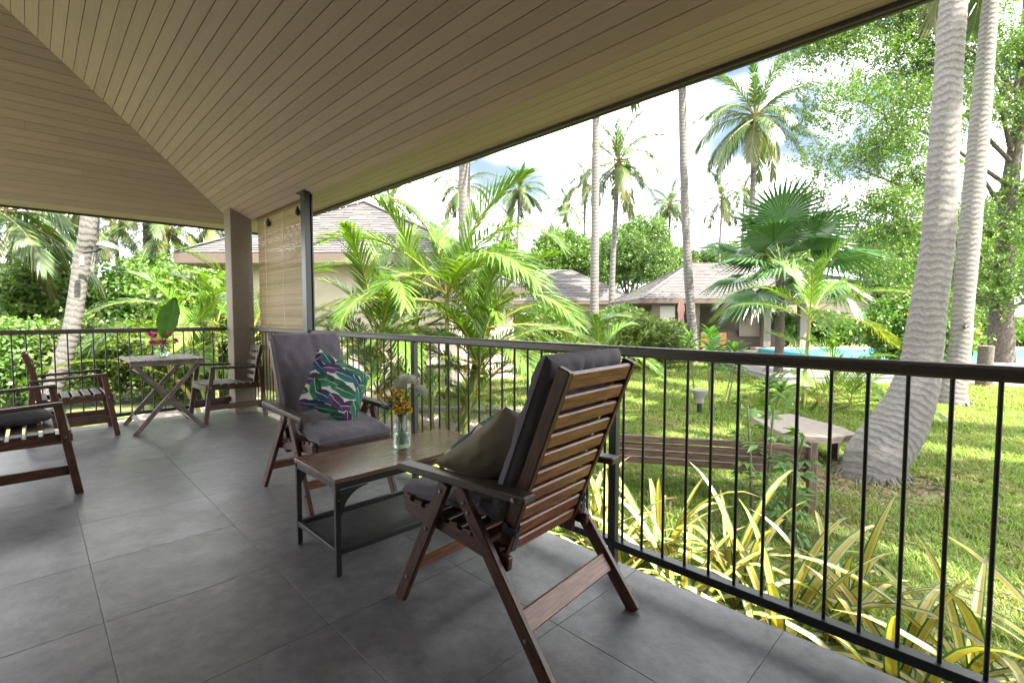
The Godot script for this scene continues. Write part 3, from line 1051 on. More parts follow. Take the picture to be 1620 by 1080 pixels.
func vases():
	# clear bottle with chrysanthemums on the coffee table
	var v := thing("flower_bottle", "clear glass bottle of yellow and white chrysanthemums on the coffee table", "vase", Vector3(1.46, .4605, -2.35))
	var m := MB.new()
	m.lathe([Vector2(0, .001), Vector2(.044, .001), Vector2(.05, .008), Vector2(.05, .12), Vector2(.045, .142), Vector2(.032, .158), Vector2(.03, .178), Vector2(.034, .181), Vector2(.034, .19), Vector2(.03, .191)], 28)
	part("glass", m, M.glass, v)
	m = MB.new()
	m.lathe([Vector2(0, .006), Vector2(.046, .006), Vector2(.046, .085), Vector2(0, .085)], 24)
	part("water", m, M.water_in, v)
	m = MB.new()
	m.tube(PackedVector3Array([Vector3(.03, .17, .012), Vector3(.052, .15, .02), Vector3(.056, .09, .025), Vector3(.05, .05, .03)]), [.002, .002, .002, .002], 5)
	m.col = Color(.3, .05, .03)
	part("string", m, mat(lin(.25, .05, .03), .8), v)
	var heads := []
	for k in 27:
		var p := Vector3(rnd(-.14, .04), rnd(.215, .335), rnd(-.09, .10))
		heads.append([p, rnd(.015, .024), 0])
	heads.append([Vector3(.05, .355, -.02), .078, 1])
	heads.append([Vector3(.11, .30, .02), .062, 1])
	heads.append([Vector3(.03, .32, -.07), .05, 1])
	for h in heads:
		var c: Vector3 = h[0]
		var ax := (c - Vector3(0, .16, 0)).normalized()
		m = MB.new()
		m.col = Color(.05, .1, .03)
		m.tube(PackedVector3Array([Vector3(c.x * -.25, .02, c.z * -.25), Vector3(c.x * .12, .17, c.z * .12), c]), [.0022, .002, .0018], 5, false)
		if h[2] == 0:
			for k in 3:
				var q := Vector3(c.x * .6, lerpf(.17, c.y, .55), c.z * .6)
				m.col = Color(.04, .09, .025)
				var d := Vector3(rnd(-1, 1), rnd(.0, .5), rnd(-1, 1)).normalized()
				var s := d.cross(Vector3.UP).normalized() * .011
				m.quad(q, q + d * .022 + s, q + d * .052, q + d * .022 - s)
		part("stem", m, M.petal, v)
		m = MB.new()
		if h[2] == 0:
			petal_flower(m, c, ax, h[1], 4, 12, .011, Color(.68, .48, .09), Color(.58, .37, .05))
		else:
			petal_flower(m, c, ax, h[1], 7, 26, .0075, Color(.62, .62, .56), Color(.48, .5, .42))
		part("flower", m, M.petal, v)
	# round glass with pink bougainvillea and one big leaf on the folding table
	v = thing("flower_vase", "round glass vase with pink blossoms and one tall green leaf on the slatted table", "vase", Vector3(1.01, .7505, -6.43))
	m = MB.new()
	m.lathe([Vector2(0, .001), Vector2(.04, .001), Vector2(.062, .03), Vector2(.066, .055), Vector2(.052, .085), Vector2(.028, .108), Vector2(.025, .125), Vector2(.031, .14), Vector2(.03, .141)], 28)
	part("glass", m, M.glass, v)
	m = MB.new()
	m.lathe([Vector2(0, .005), Vector2(.038, .005), Vector2(.06, .032), Vector2(.062, .05), Vector2(0, .05)], 24)
	part("water", m, M.water_in, v)
	var lf := part("leaf", big_leaf(.46, .235, -.06, Color(.05, .12, .014)), M.bigleaf, v)
	lf.transform = Transform3D(Basis(Vector3.BACK, -.16) * Basis(Vector3.UP, -.75), Vector3(.03, .2, .0))
	for k in 9:
		var c := Vector3(rnd(-.11, .11), rnd(.15, .26), rnd(-.07, .09))
		m = MB.new()
		m.col = Color(.06, .09, .03)
		m.tube(PackedVector3Array([Vector3(0, .03, 0), Vector3(c.x * .15, .13, c.z * .15), c]), [.002, .002, .0015], 5, false)
		part("stem", m, M.petal, v)
		m = MB.new()
		for j in 4:
			petal_flower(m, c + rdir() * .018, (c - Vector3(0, .1, 0)).normalized() + rdir() * .5, .027, 2, 3, .028, Color(.5, .05, .17), Color(.62, .1, .27))
		part("flower", m, M.petal, v)

func furniture():
	var a := make_recliner("reclining wooden chair facing us behind the coffee table with leaf print pillow")
	a.position = Vector3(1.42, 0, -3.225)
	dup(a, "reclining wooden chair seen from behind with bare slatted back in the foreground", Vector3(1.39, 0, -1.39), PI + 0.075)
	var p := chair_pad("purplish grey seat and back pad on the chair behind the coffee table")
	p.position = a.position
	dup(p, "dark grey seat and back pad on the foreground chair seen from behind", Vector3(1.39, 0, -1.39), PI + 0.075)
	# throw pillows
	var mesh := pillow(.208, .208, .16, 2.6, .62, 11).mesh()
	var back_mesh := MB.new()
	for k in 2:
		var t := thing("throw_pillow", ["square pillow printed with green, blue and violet leaves, propped up facing us", "square pillow with plain cream back, wedged into the foreground chair"][k], "pillow", Vector3.ZERO, 0, "leaf print throw pillows")
		var halves := split_pillow(mesh)
		part("printed_face", halves[0], M.print, t)
		part("plain_back", halves[1], M.linen, t)
		if k == 0:
			var n := Vector3(.12, .36, .92).normalized()
			var u := (Vector3.UP - n * n.y).normalized()
			t.transform = Transform3D(Basis(u.cross(n), u, n) * Basis(Vector3.BACK, -.56), Vector3(1.44, .715, -3.12))
		else:
			var n := Vector3(.34, .66, -.67).normalized()
			var u := (Vector3.UP - n * n.y).normalized()
			t.transform = Transform3D(Basis(u.cross(n), u, n) * Basis(Vector3.BACK, .62), Vector3(1.37, .645, -1.43))
	# slatted armchairs
	var c := make_slat_chair("slatted_armchair", .285, "brown slatted armchair standing against the corner column right of the folding table", "chair", "slatted armchairs at the folding table")
	c.position = Vector3(1.635, 0, -6.465); c.rotation.y = -PI / 2 + 0.05
	dup(c, "brown slatted armchair left of the folding table facing it", Vector3(.275, 0, -6.5), PI / 2)
	var b := make_slat_chair("slatted_bench", .575, "wide slatted armrest bench cut off by the left picture edge", "bench", "")
	b.position = Vector3(-.115, 0, -4.93); b.rotation.y = PI / 2
	var pl := part("seat_pillow", pillow(.23, .2, .13, 2.8, .55, 14), M.cushion_dark, self)
	tag(pl, "dark grey pillow lying on the wide slatted bench", "pillow")
	pl.transform = Transform3D(Basis(Vector3.UP, .15) * Basis(Vector3.RIGHT, -PI / 2), Vector3(-.15, .49, -4.86))
	coffee_table()
	slat_table()
	vases()

func split_pillow(mesh: ArrayMesh) -> Array:
	var out := [MB.new(), MB.new()]
	var a := mesh.surface_get_arrays(0)
	var nv: int = a[Mesh.ARRAY_VERTEX].size()
	for i in nv:
		var o: MB = out[0] if i < nv / 2 else out[1]
		o.v.append(a[Mesh.ARRAY_VERTEX][i]); o.n.append(a[Mesh.ARRAY_NORMAL][i]); o.t.append(a[Mesh.ARRAY_TEX_UV][i]); o.c.append(Color.WHITE)
	return [out[0].mesh(), out[1].mesh()]

# ---------------------------------------------------------------- garden: plant pieces
# feather frond: starts at the origin, grows towards +Z, raised by e0 and arching over by 'droop'
func frond(L: float, e0: float, droop: float, nl: int, ll: float, lw: float, vee: float, hang: float, rr: float, ca: Color, cb: Color, bare := 0.14, sweep := 0.75) -> ArrayMesh:
	var m := MB.new()
	var N := 10
	var pts := PackedVector3Array()
	var tan := PackedVector3Array()
	var rad := []
	var p := Vector3.ZERO
	var yaw := rnd(-.12, .12)
	for i in N + 1:
		var t := float(i) / N
		var a := e0 - droop * pow(t, 1.35)
		var d := Vector3(sin(yaw * t) * cos(a), sin(a), cos(a) * cos(yaw * t))
		pts.append(p)
		tan.append(d)
		rad.append(rr * (1.0 - .85 * t) + .001)
		p += d * L / N
	m.col = cb
	m.tube(pts, rad, 4, false)
	for k in nl:
		var t := bare + (1.0 - bare) * (k + .5) / nl
		var f := t * N
		var i := mini(int(f), N - 1)
		var o := pts[i].lerp(pts[i + 1], f - i)
		var d := tan[i].lerp(tan[i + 1], f - i).normalized()
		var side := Vector3.UP.cross(d)
		if side.length() < .05:
			side = Vector3.RIGHT
		side = side.normalized()
		var nup := d.cross(side).normalized()
		var prof := pow(sin(PI * clampf(.16 + .80 * (t - bare) / (1.0 - bare), 0, 1)), .6)
		for s in [-1.0, 1.0]:
			var fw := sweep + .5 * t + rnd(-.12, .12)
			var dir: Vector3 = (side * s * cos(fw) + d * sin(fw) + nup * (vee + rnd(-.1, .1))).normalized()
			var l := ll * prof * rnd(.86, 1.08)
			var wv: Vector3 = dir.cross(nup).normalized() * lw * .5
			var h1 := Vector3.DOWN * l * hang * .3
			var h2 := Vector3.DOWN * l * hang * rnd(.8, 1.2)
			var a0 := o
			var a1: Vector3 = o + dir * l * .45 + h1
			var a2: Vector3 = o + dir * l * .95 + h2
			m.col = ca * rnd(.78, 1.25)
			if rnd(0, 1) < .04:
				m.col = m.col.lerp(Color(.3, .22, .06), .6)
			m.quad(a0 - wv * .55, a0 + wv * .55, a1 + wv, a1 - wv)
			m.ftri(a1 - wv, a1 + wv, a2)
	return m.mesh()

func frond_set(key: String, n: int, L: float, droop: float, nl: int, ll: float, lw: float, vee: float, hang: float, rr: float, ca: Color, cb: Color, e_hi := 1.35, e_lo := -.5):
	lib[key] = []
	for i in n:
		var t := float(i) / (n - 1)
		var e := lerpf(e_hi, e_lo, t)
		var q := ca * lerpf(1.15, .85, t) if i < n - 1 else ca.lerp(Color(.22, .17, .07), .35)
		lib[key].append(frond(L * rnd(.92, 1.05), e, droop * (.6 + .6 * sin(PI * minf(t + .15, 1.0))), nl, ll, lw, vee, hang * lerpf(.6, 1.3, t), rr, q, cb, .14, lerpf(.85, .6, t)))

func put_frond(parent: Node3D, key: String, i: int, at: Vector3, az: float, scale: float, material: Material):
	var o := part("frond", lib[key][i], material, parent)
	o.transform = Transform3D(Basis(Vector3.UP, az) * Basis(Vector3.BACK, rnd(-.2, .2)) * Basis.from_scale(Vector3.ONE * scale * rnd(.9, 1.08)), at)

# ringed palm trunk along a curve
func palm_trunk(path: Array, radii: Array, ring: float, sides: int, tone := 1.0) -> MB:
	var m := MB.new()
	var cv := Curve3D.new()
	for i in path.size():
		var tg: Vector3 = ((path[mini(i + 1, path.size() - 1)] as Vector3) - (path[maxi(i - 1, 0)] as Vector3)) / 6.0
		cv.add_point(path[i], -tg, tg)
	var Lc := cv.get_baked_length()
	var lens := [0.0]
	for i in range(1, path.size()):
		lens.append(cv.get_closest_offset(path[i]))
	lens[path.size() - 1] = Lc
	var f := FastNoiseLite.new()
	f.seed = rng.randi() % 1000
	f.frequency = 1.0
	var step := ring / 3.0
	var n := int(Lc / step)
	var prev := PackedVector3Array()
	var pn := PackedVector3Array()
	var pc := []
	var u0 := rnd(0, 10)
	for i in n + 1:
		var s := minf(i * step, Lc)
		var p := cv.sample_baked(s)
		var d := (cv.sample_baked(minf(s + .05, Lc)) - cv.sample_baked(maxf(s - .05, 0))).normalized()
		var r := 0.0
		for j in path.size() - 1:
			if s >= lens[j] - .0001:
				r = lerpf(radii[j], radii[j + 1], clampf((s - lens[j]) / maxf(lens[j + 1] - lens[j], .001), 0, 1))
		var rx := (Vector3.RIGHT - d * d.x).normalized()
		var rz := d.cross(rx)
		var row := PackedVector3Array()
		var rown := PackedVector3Array()
		var rc := []
		var phase := i % 3
		for k in sides + 1:
			var a := TAU * (k % sides) / sides
			var q := rx * cos(a) + rz * sin(a)
			var wob := 1.0 + .075 * f.get_noise_3d(q.x * .8, s * .9, q.z * .8) + .02 * f.get_noise_3d(q.x * 4, s * 7, q.z * 4)
			var step_out: float = [.0, .028, .04][phase]
			row.append(p + q * r * (wob + step_out) + d * ring * .55 * f.get_noise_3d(q.x * 1.3 + 7, s * 2.0, q.z * 1.3))
			rown.append((q + d * [.5, -.1, -.35][phase]).normalized())
			var c: float = [.3, 1.0, .92][phase] * (1.0 + .28 * f.get_noise_3d(q.x * 3 + 3, s * 5, q.z * 3)) * tone
			rc.append(Color(c, c * .985, c * .965))
		if i > 0:
			for k in sides:
				var ua := Vector2(u0 + (i - 1) * step, float(k) / sides)
				var ub := Vector2(u0 + i * step, float(k) / sides)
				var dv := Vector2(0, 1.0 / sides)
				m.tri(prev[k], row[k + 1], row[k], pn[k], rown[k + 1], rown[k], ua, ub + dv, ub)
				var z := m.c.size()
				m.c[z - 3] = pc[k]; m.c[z - 2] = rc[k]; m.c[z - 1] = rc[k + 1]
				m.tri(prev[k], prev[k + 1], row[k + 1], pn[k], pn[k + 1], rown[k + 1], ua, ua + dv, ub + dv)
				z = m.c.size()
				m.c[z - 3] = pc[k]; m.c[z - 2] = rc[k + 1]; m.c[z - 1] = pc[k + 1]
		prev = row; pn = rown; pc = rc
	return m

func coconut_palm(label: String, path: Array, radii: Array, crown: float, nf: int, ring: float, sides: int, group := "", nuts := 0, trunk_tone := 1.0) -> Node3D:
	var base: Vector3 = path[0]
	var o := thing("coconut_palm", label, "palm tree", base, 0, group)
	var loc := []
	for p in path:
		loc.append((p as Vector3) - base)
	var top: Vector3 = loc[loc.size() - 1]
	part("trunk", palm_trunk(loc, radii, ring, sides, trunk_tone), M.bark, o)
	if sides >= 20:   # ragged root mass at the foot
		var rm := MB.new()
		var r0: float = radii[1]
		var d0: Vector3 = ((loc[2] as Vector3) - (loc[0] as Vector3)).normalized()
		for k in 90:
			var a := rnd(0, TAU)
			var q := Vector3(cos(a), 0, sin(a))
			var y0 := GY - base.y + rnd(.02, .16)
			var cpt := d0 * (y0 / maxf(d0.y, .3))
			var g := rnd(.35, .9)
			rm.col = Color(g, g * .93, g * .85)
			var s0 := cpt + q * r0 * rnd(.88, 1.0)
			var s1 := Vector3(s0.x, 0, s0.z) + q * rnd(.04, .16) + Vector3(rnd(-.05, .05), GY - base.y - .03, rnd(-.05, .05))
			rm.tube(PackedVector3Array([s0, s0.lerp(s1, .5) + q * .03, s1]), [rnd(.012, .026), .016, .01], 5, false)
		part("roots", rm, M.bark, o)
	var az := rnd(0, TAU)
	var nv: int = lib.coco.size()
	for i in nf:
		az += 2.4 + rnd(-.3, .3)
		var t := float(i) / (nf - 1)
		var idx := clampi(int(pow(t, .9) * nv), 0, nv - 1)
		put_frond(o, "coco", idx, top + Vector3(0, rnd(-.1, .25) * crown / 3.0, 0), az, crown / 3.4, M.frond)
	# leaf bases below the crown
	var m := MB.new()
	for k in 9:
		var a := TAU * k / 9.0
		m.col = Color(.16, .12, .06).lerp(Color(.25, .22, .08), rnd(0, 1))
		var d := Vector3(cos(a), 0, sin(a))
		var w := d.cross(Vector3.UP) * .09 * crown / 3.0
		m.quad(top + d * .1 - w - Vector3.UP * .25, top + d * .1 + w - Vector3.UP * .25, top + d * .3 + w * .5 + Vector3.UP * .35, top + d * .3 - w * .5 + Vector3.UP * .35)
	part("leaf_base", m, M.frond, o)
	for k in nuts:
		var a := rnd(0, TAU)
		var q := MB.new()
		q.col = [Color(.16, .15, .03), Color(.3, .13, .03)][k % 2]
		q.lathe([Vector2(0, -.14), Vector2(.07, -.11), Vector2(.11, -.02), Vector2(.1, .06), Vector2(.05, .12), Vector2(0, .13)], 10)
		var c := part("coconut", q, M.frond, o)
		c.position = top + Vector3(cos(a) * .27, rnd(-.35, -.05), sin(a) * .27)
	return o

# a twig with leaves, used many times over in a crown
func sprig(n: int, span: float, L: float, W: float, sd: int) -> ArrayMesh:
	var r := RandomNumberGenerator.new()
	r.seed = sd
	var m := MB.new()
	for i in n:
		var t := float(i) / n
		var o := Vector3(0, 0, span * t) + Vector3(r.randf_range(-1, 1), r.randf_range(-1, 1), 0) * span * .12
		var a := i * 2.4 + r.randf_range(-.4, .4)
		var d := Vector3(cos(a), sin(a), r.randf_range(.1, .9)).normalized()
		var nn := d.cross(Vector3(r.randf_range(-1, 1), r.randf_range(-1, 1), r.randf_range(-1, 1))).normalized()
		var l := L * r.randf_range(.75, 1.2)
		var fold := d.cross(nn).normalized()
		var g := r.randf_range(.75, 1.25)
		m.col = Color(g, g * r.randf_range(.95, 1.05), g * r.randf_range(.7, 1.1))
		var mid := o + d * l * .5 - fold * W * .12
		var tip := o + d * l
		m.ftri(o, mid + nn * W * .5 + fold * W * .16, tip)
		m.ftri(o, tip, mid - nn * W * .5 + fold * W * .16)
	return m.mesh()

func tint(a: Color, b: Color) -> Color:
	var c := a.lerp(b, rnd(0, 1)) * rnd(.75, 1.25)
	c.a = 1.0
	return c

# lumps: [centre, radii, share]
func leafage(parent: Node3D, called: String, key: String, lumps: Array, n: int, size: float, ca: Color, cb: Color, hollow := .5, upness := .5):
	var xf := []
	var cols := []
	var total := 0.0
	for l in lumps:
		total += l[2]
	for l in lumps:
		var cnt := int(n * l[2] / total)
		var lc := tint(Color(1, 1, 1), Color(.85, .92, .8))
		for i in cnt:
			var d := rdir()
			if d.y < -.3 and rnd(0, 1) < .5:
				d.y = -d.y
			var r := pow(rnd(0, 1), hollow)
			r *= 1.0 + .22 * sin(d.x * 5 + l[0].x) * sin(d.y * 6 + l[0].z) * sin(d.z * 5)
			var rad: Vector3 = l[1]
			var p: Vector3 = l[0] + Vector3(d.x * rad.x, d.y * rad.y, d.z * rad.z) * r
			var z := (d + rdir() * .9 + Vector3(0, upness, 0)).normalized()
			var x := z.cross(rdir()).normalized()
			xf.append(Transform3D(Basis(x, z.cross(x), z) * Basis.from_scale(Vector3.ONE * size * rnd(.7, 1.3)), p))
			var c := tint(ca, cb)
			cols.append(Color(c.r * lc.r, c.g * lc.g, c.b * lc.b))
	return scatter(called, lib[key], M.leaf, parent, xf, cols)

func make_lumps(c: Vector3, rad: Vector3, n: int, share := .5) -> Array:
	var out := []
	for i in n:
		var d := rdir()
		d.y = absf(d.y) * 1.2 - .35
		var k := rnd(.35, .72)
		var p := c + Vector3(d.x * rad.x, d.y * rad.y, d.z * rad.z) * k
		var f := rnd(.75, 1.3) * share
		out.append([p, rad * f, f * f])
	return out

func bush(called: String, label: String, at: Vector3, rad: Vector3, lumps: int, n: int, key: String, size: float, ca: Color, cb: Color, group := "", category := "shrub") -> Node3D:
	var o := thing(called, label, category, at, 0, group)
	var L := make_lumps(Vector3(0, rad.y * .95, 0), rad, lumps, .52)
	var hue := Color(rnd(.78, 1.15), rnd(.9, 1.08), rnd(.7, 1.3))
	leafage(o, "foliage", key, L, n, size * rnd(.8, 1.2), ca * hue, cb * hue)
	for k in 4:
		var m := MB.new()
		var a := TAU * k / 4 + rnd(-.4, .4)
		m.tube(PackedVector3Array([Vector3(cos(a) * .08, -.05, sin(a) * .08), Vector3(cos(a) * rad.x * .25, rad.y * .6, sin(a) * rad.z * .25), Vector3(cos(a) * rad.x * .5, rad.y * 1.2, sin(a) * rad.z * .5)]), [.03, .022, .01], 6)
		part("stem", m, M.treebark, o)
	return o

func tree(label: String, at: Vector3, h: float, rad: Vector3, lumps: int, n: int, key: String, size: float, ca: Color, cb: Color, tr: float, group := "") -> Node3D:
	var o := thing("leafy_tree", label, "tree", at, 0, group)
	var c := Vector3(0, h, 0)
	var L := make_lumps(c, rad, lumps, .45)
	var hue := Color(rnd(.78, 1.12), rnd(.9, 1.08), rnd(.7, 1.3))
	leafage(o, "crown", key, L, n, size * rnd(.8, 1.15), ca * hue, cb * hue)
	var fork := Vector3(0, maxf(h - rad.y * .9, h * .3), 0)
	var m := MB.new()
	m.tube(PackedVector3Array([Vector3(0, -.1, 0), fork * .5 + Vector3(rnd(-.1, .1), 0, rnd(-.1, .1)), fork]), [tr * 1.25, tr, tr * .8], 10)
	part("trunk", m, M.treebark, o)
	for i in mini(L.size(), 8):
		var e: Vector3 = L[i][0]
		m = MB.new()
		m.tube(PackedVector3Array([fork - Vector3(0, .1, 0), fork.lerp(e, .5) + Vector3(0, .12 * rad.y, 0), e]), [tr * .5, tr * .3, tr * .1], 6)
		part("limb", m, M.treebark, o)
	return o

func areca_clump(label: String, at: Vector3, stems: Array, group := "") -> Node3D:
	# stems: [foot offset x, z, height, lean x, lean z, fronds, scale]
	var o := thing("areca_palm", label, "palm", at, 0, group)
	for s in stems:
		var foot := Vector3(s[0], -.05, s[1])
		var top := Vector3(s[0] + s[3], s[2], s[1] + s[4])
		var m := MB.new()
		var path := PackedVector3Array()
		var rr := []
		for i in 13:
			var t := i / 12.0
			path.append(foot.lerp(top, t) + Vector3(0, 0, 0) - Vector3(s[3], 0, s[4]) * .5 * t * (1 - t))
			rr.append(.035 * (1.0 + (.12 if i % 2 == 0 else 0.0)) * (1.0 - .2 * t))
		m.col = Color(.34, .30, .10).lerp(Color(.2, .26, .07), rnd(0, 1))
		m.tube(path, rr, 8)
		part("stem", m, M.areca, o)
		var az := rnd(0, TAU)
		for i in int(s[5]):
			az += 2.4 + rnd(-.35, .35)
			var t := float(i) / maxf(s[5] - 1, 1)
			# fronds keep clear of the terrace
			var tip := at + top + Vector3(sin(az), 0, cos(az)) * 2.2 * float(s[6])
			if tip.x < 2.25 and tip.z > -7.1:
				az += PI
			put_frond(o, "areca", clampi(int(t * lib.areca.size()), 0, lib.areca.size() - 1), top + Vector3(0, rnd(-.12, .1), 0), az, s[6], M.areca)
	return o

func fan_leaf(R: float, petiole: float, ca: Color) -> ArrayMesh:
	var m := MB.new()
	m.col = Color(.12, .17, .05)
	m.tube(PackedVector3Array([Vector3.ZERO, Vector3(0, 0, petiole * .5), Vector3(0, 0, petiole)]), [.022, .016, .01], 5, false)
	var c := Vector3(0, 0, petiole)
	var n := 34
	for k in n:
		var a := lerpf(-2.35, 2.35, (k + .5) / n)
		var da := 4.7 / n * .5
		var l := R * (1.0 - .22 * pow(absf(a) / 2.35, 2)) * rnd(.92, 1.05)
		var dd := func(q: float) -> Vector3: return Vector3(sin(q), 0, cos(q))
		var cup := func(r: float) -> Vector3: return Vector3(0, .16 * r - .34 * r * r / R, 0)
		m.col = ca * rnd(.8, 1.2)
		var r1 := l * .52
		var e1: Vector3 = c + dd.call(a - da) * r1 + cup.call(r1)
		var e2: Vector3 = c + dd.call(a + da) * r1 + cup.call(r1)
		var mid: Vector3 = c + dd.call(a) * r1 + cup.call(r1) + Vector3(0, .028 * R, 0)
		var tip: Vector3 = c + dd.call(a + rnd(-.03, .03)) * l + cup.call(l) - Vector3(0, rnd(.02, .16) * R, 0)
		m.ftri(c, mid, e1)
		m.ftri(c, e2, mid)
		m.ftri(e1, mid, tip)
		m.ftri(mid, e2, tip)
	return m.mesh()

func fan_palm(label: String, at: Vector3, h: float, R: float, n: int):
	var o := thing("fan_palm", label, "palm", at)
	var m := MB.new()
	var path := PackedVector3Array()
	var rr := []
	for i in 15:
		path.append(Vector3(.02 * sin(i * 1.0), h * i / 14.0 - .05, .02 * cos(i * 1.3)))
		rr.append(.11 + .02 * (i % 2))
	m.tube(path, rr, 10)
	part("trunk", m, M.treebark, o)
	for k in 3:
		lib["fan%d" % k] = fan_leaf(R, R * .95, Color(.05, .115, .033))
	var az := .4
	for i in n:
		az += 2.4 + rnd(-.2, .2)
		var t := float(i) / (n - 1)
		var el := lerpf(1.3, -.55, pow(t, .85))
		var q := part("leaf", lib["fan%d" % (i % 3)], M.fan, o)
		q.transform = Transform3D(Basis(Vector3.UP, az) * Basis(Vector3.RIGHT, -el) * Basis(Vector3.BACK, rnd(-.35, .35)) * Basis.from_scale(Vector3.ONE * rnd(.85, 1.08)), Vector3(0, h + rnd(-.1, .2) - t * .3, 0))

# striped strap leaf for the plants along the terrace
func strap_leaf(L: float, W: float, e0: float, droop: float, sd: int, twist: float) -> ArrayMesh:
	var r := RandomNumberGenerator.new()
	r.seed = sd
	var m := MB.new()
	var N := 9
	var p := Vector3.ZERO
	var prev := []
	var yel := Color(.40, .31, .04).lerp(Color(.42, .37, .10), r.randf())
	var grn := Color(.055, .12, .025)
	var wht := Color(.36, .40, .17)
	var u := [-.5, -.36, -.26, .0, .26, .36, .5]
	var band := [grn, wht, yel, yel, wht, grn]
	for i in N + 1:
		var t := float(i) / N
		var a := e0 - droop * t * t
		if t > .8:
			a -= (t - .8) * droop
		var d := Vector3(sin(twist * t) * cos(a), sin(a), cos(a) * cos(twist * t))
		var side := Vector3.UP.cross(d).normalized()
		var up := d.cross(side).normalized()
		var w := W * (pow(sin(PI * clampf(.22 + .78 * t, 0, 1)), .75) if t < .995 else .02)
		var row := []
		for q in u:
			row.append(p + side * q * w + up * (absf(q) * w * .55))
		if i > 0:
			for k in 6:
				m.col = (band[k] as Color) * r.randf_range(.9, 1.08)
				if t > .9 and (sd % 3) != 0:
					m.col = Color(.19, .13, .06)
				m.quad(prev[k], prev[k + 1], row[k + 1], row[k])
		prev = row
		p += d * L / N
	return m.mesh()

func strap_plants():
	lib.strap = []
	for i in 16:
		var t := i / 15.0
		lib.strap.append(strap_leaf(rnd(.7, 1.02), rnd(.046, .064), lerpf(1.25, .3, t), lerpf(.7, 2.0, fposmod(t * 3.3, 1.0)), 300 + i, rnd(-.35, .35)))
	var spots := [[2.25, .32, 1.05], [2.62, -.02, 1.0], [2.28, -.22, .95], [2.75, -.55, 1.0], [2.32, -.72, 1.0], [2.7, -1.05, 1.08], [2.3, -1.2, .92], [2.78, -1.6, 1.02], [2.35, -1.72, .95], [2.62, -2.1, .95], [2.32, -2.45, .9], [2.7, -2.75, .9], [2.4, -3.2, .85], [2.95, .35, 1.0]]
	var where := ["nearest the right picture edge below the railing", "second from the right edge, out on the lawn", "close to the railing near the right picture edge", "with leaves crossing three bars near the right", "tight against the railing right of the middle bars", "with the tallest arching leaves before the bench leg", "tight against the railing before the bench", "in front of the bench at the sapling's foot", "tight against the railing right of the rail post", "left of the sapling behind the rail post", "just left of the rail post", "half hidden behind the foreground chair", "left of the foreground chair back", "outermost on the lawn near the right picture edge"]
	for i in spots.size():
		var s: Array = spots[i]
		var o := thing("striped_plant", "yellow and green striped strap-leaved plant " + where[i], "plant", Vector3(s[0] + .26, GY, s[1]), 0, "striped plants along the terrace")
		var az := rnd(0, TAU)
		for k in 17:
			az += 2.4 + rnd(-.3, .3)
			var idx := clampi(int(k / 17.0 * 16), 0, 15)
			var q := part("leaf", lib.strap[idx], M.strapleaf, o)
			q.transform = Transform3D(Basis(Vector3.UP, az) * Basis.from_scale(Vector3.ONE * s[2] * rnd(.8, 1.12)), Vector3(rnd(-.05, .05), rnd(0, .12), rnd(-.05, .05)))

# plant with upright stems and whorls of long leaves
func rosette_plant(label: String, at: Vector3, stems: Array, leafL: float, leafW: float, per: int, col: Color, category := "plant", compound := false) -> Node3D:
	var o := thing("broadleaf_plant" if not compound else "sapling", label, category, at)
	for s in stems:
		var foot := Vector3(s[0], -.05, s[1])
		var top := Vector3(s[0] + s[3], s[2], s[1] + s[4])
		var m := MB.new()
		m.col = Color(.16, .17, .08)
		m.tube(PackedVector3Array([foot, foot.lerp(top, .5) + Vector3(rnd(-.03, .03), 0, rnd(-.03, .03)), top]), [.016, .012, .007], 6)
		part("stem", m, M.leaf, o)
		for k in per:
			var t := float(k) / per
			var a := k * 2.4 + rnd(-.3, .3)
			var el := lerpf(-.15, 1.0, t) + rnd(-.2, .2)
			var root := foot.lerp(top, (lerpf(.72, 1.0, t) if not compound else lerpf(.3, 1.0, t)))
			var q: MeshInstance3D
			if compound:
				var mm := MB.new()
				var P := leafL * .5
				mm.col = col
				mm.tube(PackedVector3Array([Vector3.ZERO, Vector3(0, .02, P * .6), Vector3(0, 0, P)]), [.003, .0025, .002], 4, false)
				for j in 5:
					var ang := (j - 2) * .62
					var d := Vector3(sin(ang), -.25, cos(ang)).normalized()
					var l := leafL * (.62 if j == 2 else .5) * rnd(.85, 1.1)
					var sd := d.cross(Vector3.UP).normalized() * leafW * .5
					var c0 := Vector3(0, 0, P * (.85 if absi(j - 2) < 2 else .7))
					mm.col = col * rnd(.85, 1.2)
					var mid := c0 + d * l * .45
					mm.ftri(c0, mid - sd + Vector3(0, .012, 0), mid)
					mm.ftri(c0, mid, mid + sd + Vector3(0, .012, 0))
					mm.ftri(mid - sd + Vector3(0, .012, 0), c0 + d * l + Vector3(0, -.03, 0), mid)
					mm.ftri(mid, c0 + d * l + Vector3(0, -.03, 0), mid + sd + Vector3(0, .012, 0))
				q = part("leaf", mm, M.leaf, o)
			else:
				q = part("leaf", lib.longleaf[k % 3], M.leaf, o)
				el += .1
			var b := Basis(Vector3.UP, a) * Basis(Vector3.RIGHT, -el)
			if not compound:
				b = b * Basis.from_scale(Vector3.ONE * leafL * rnd(.8, 1.15))
			q.transform = Transform3D(b, root)
	return o

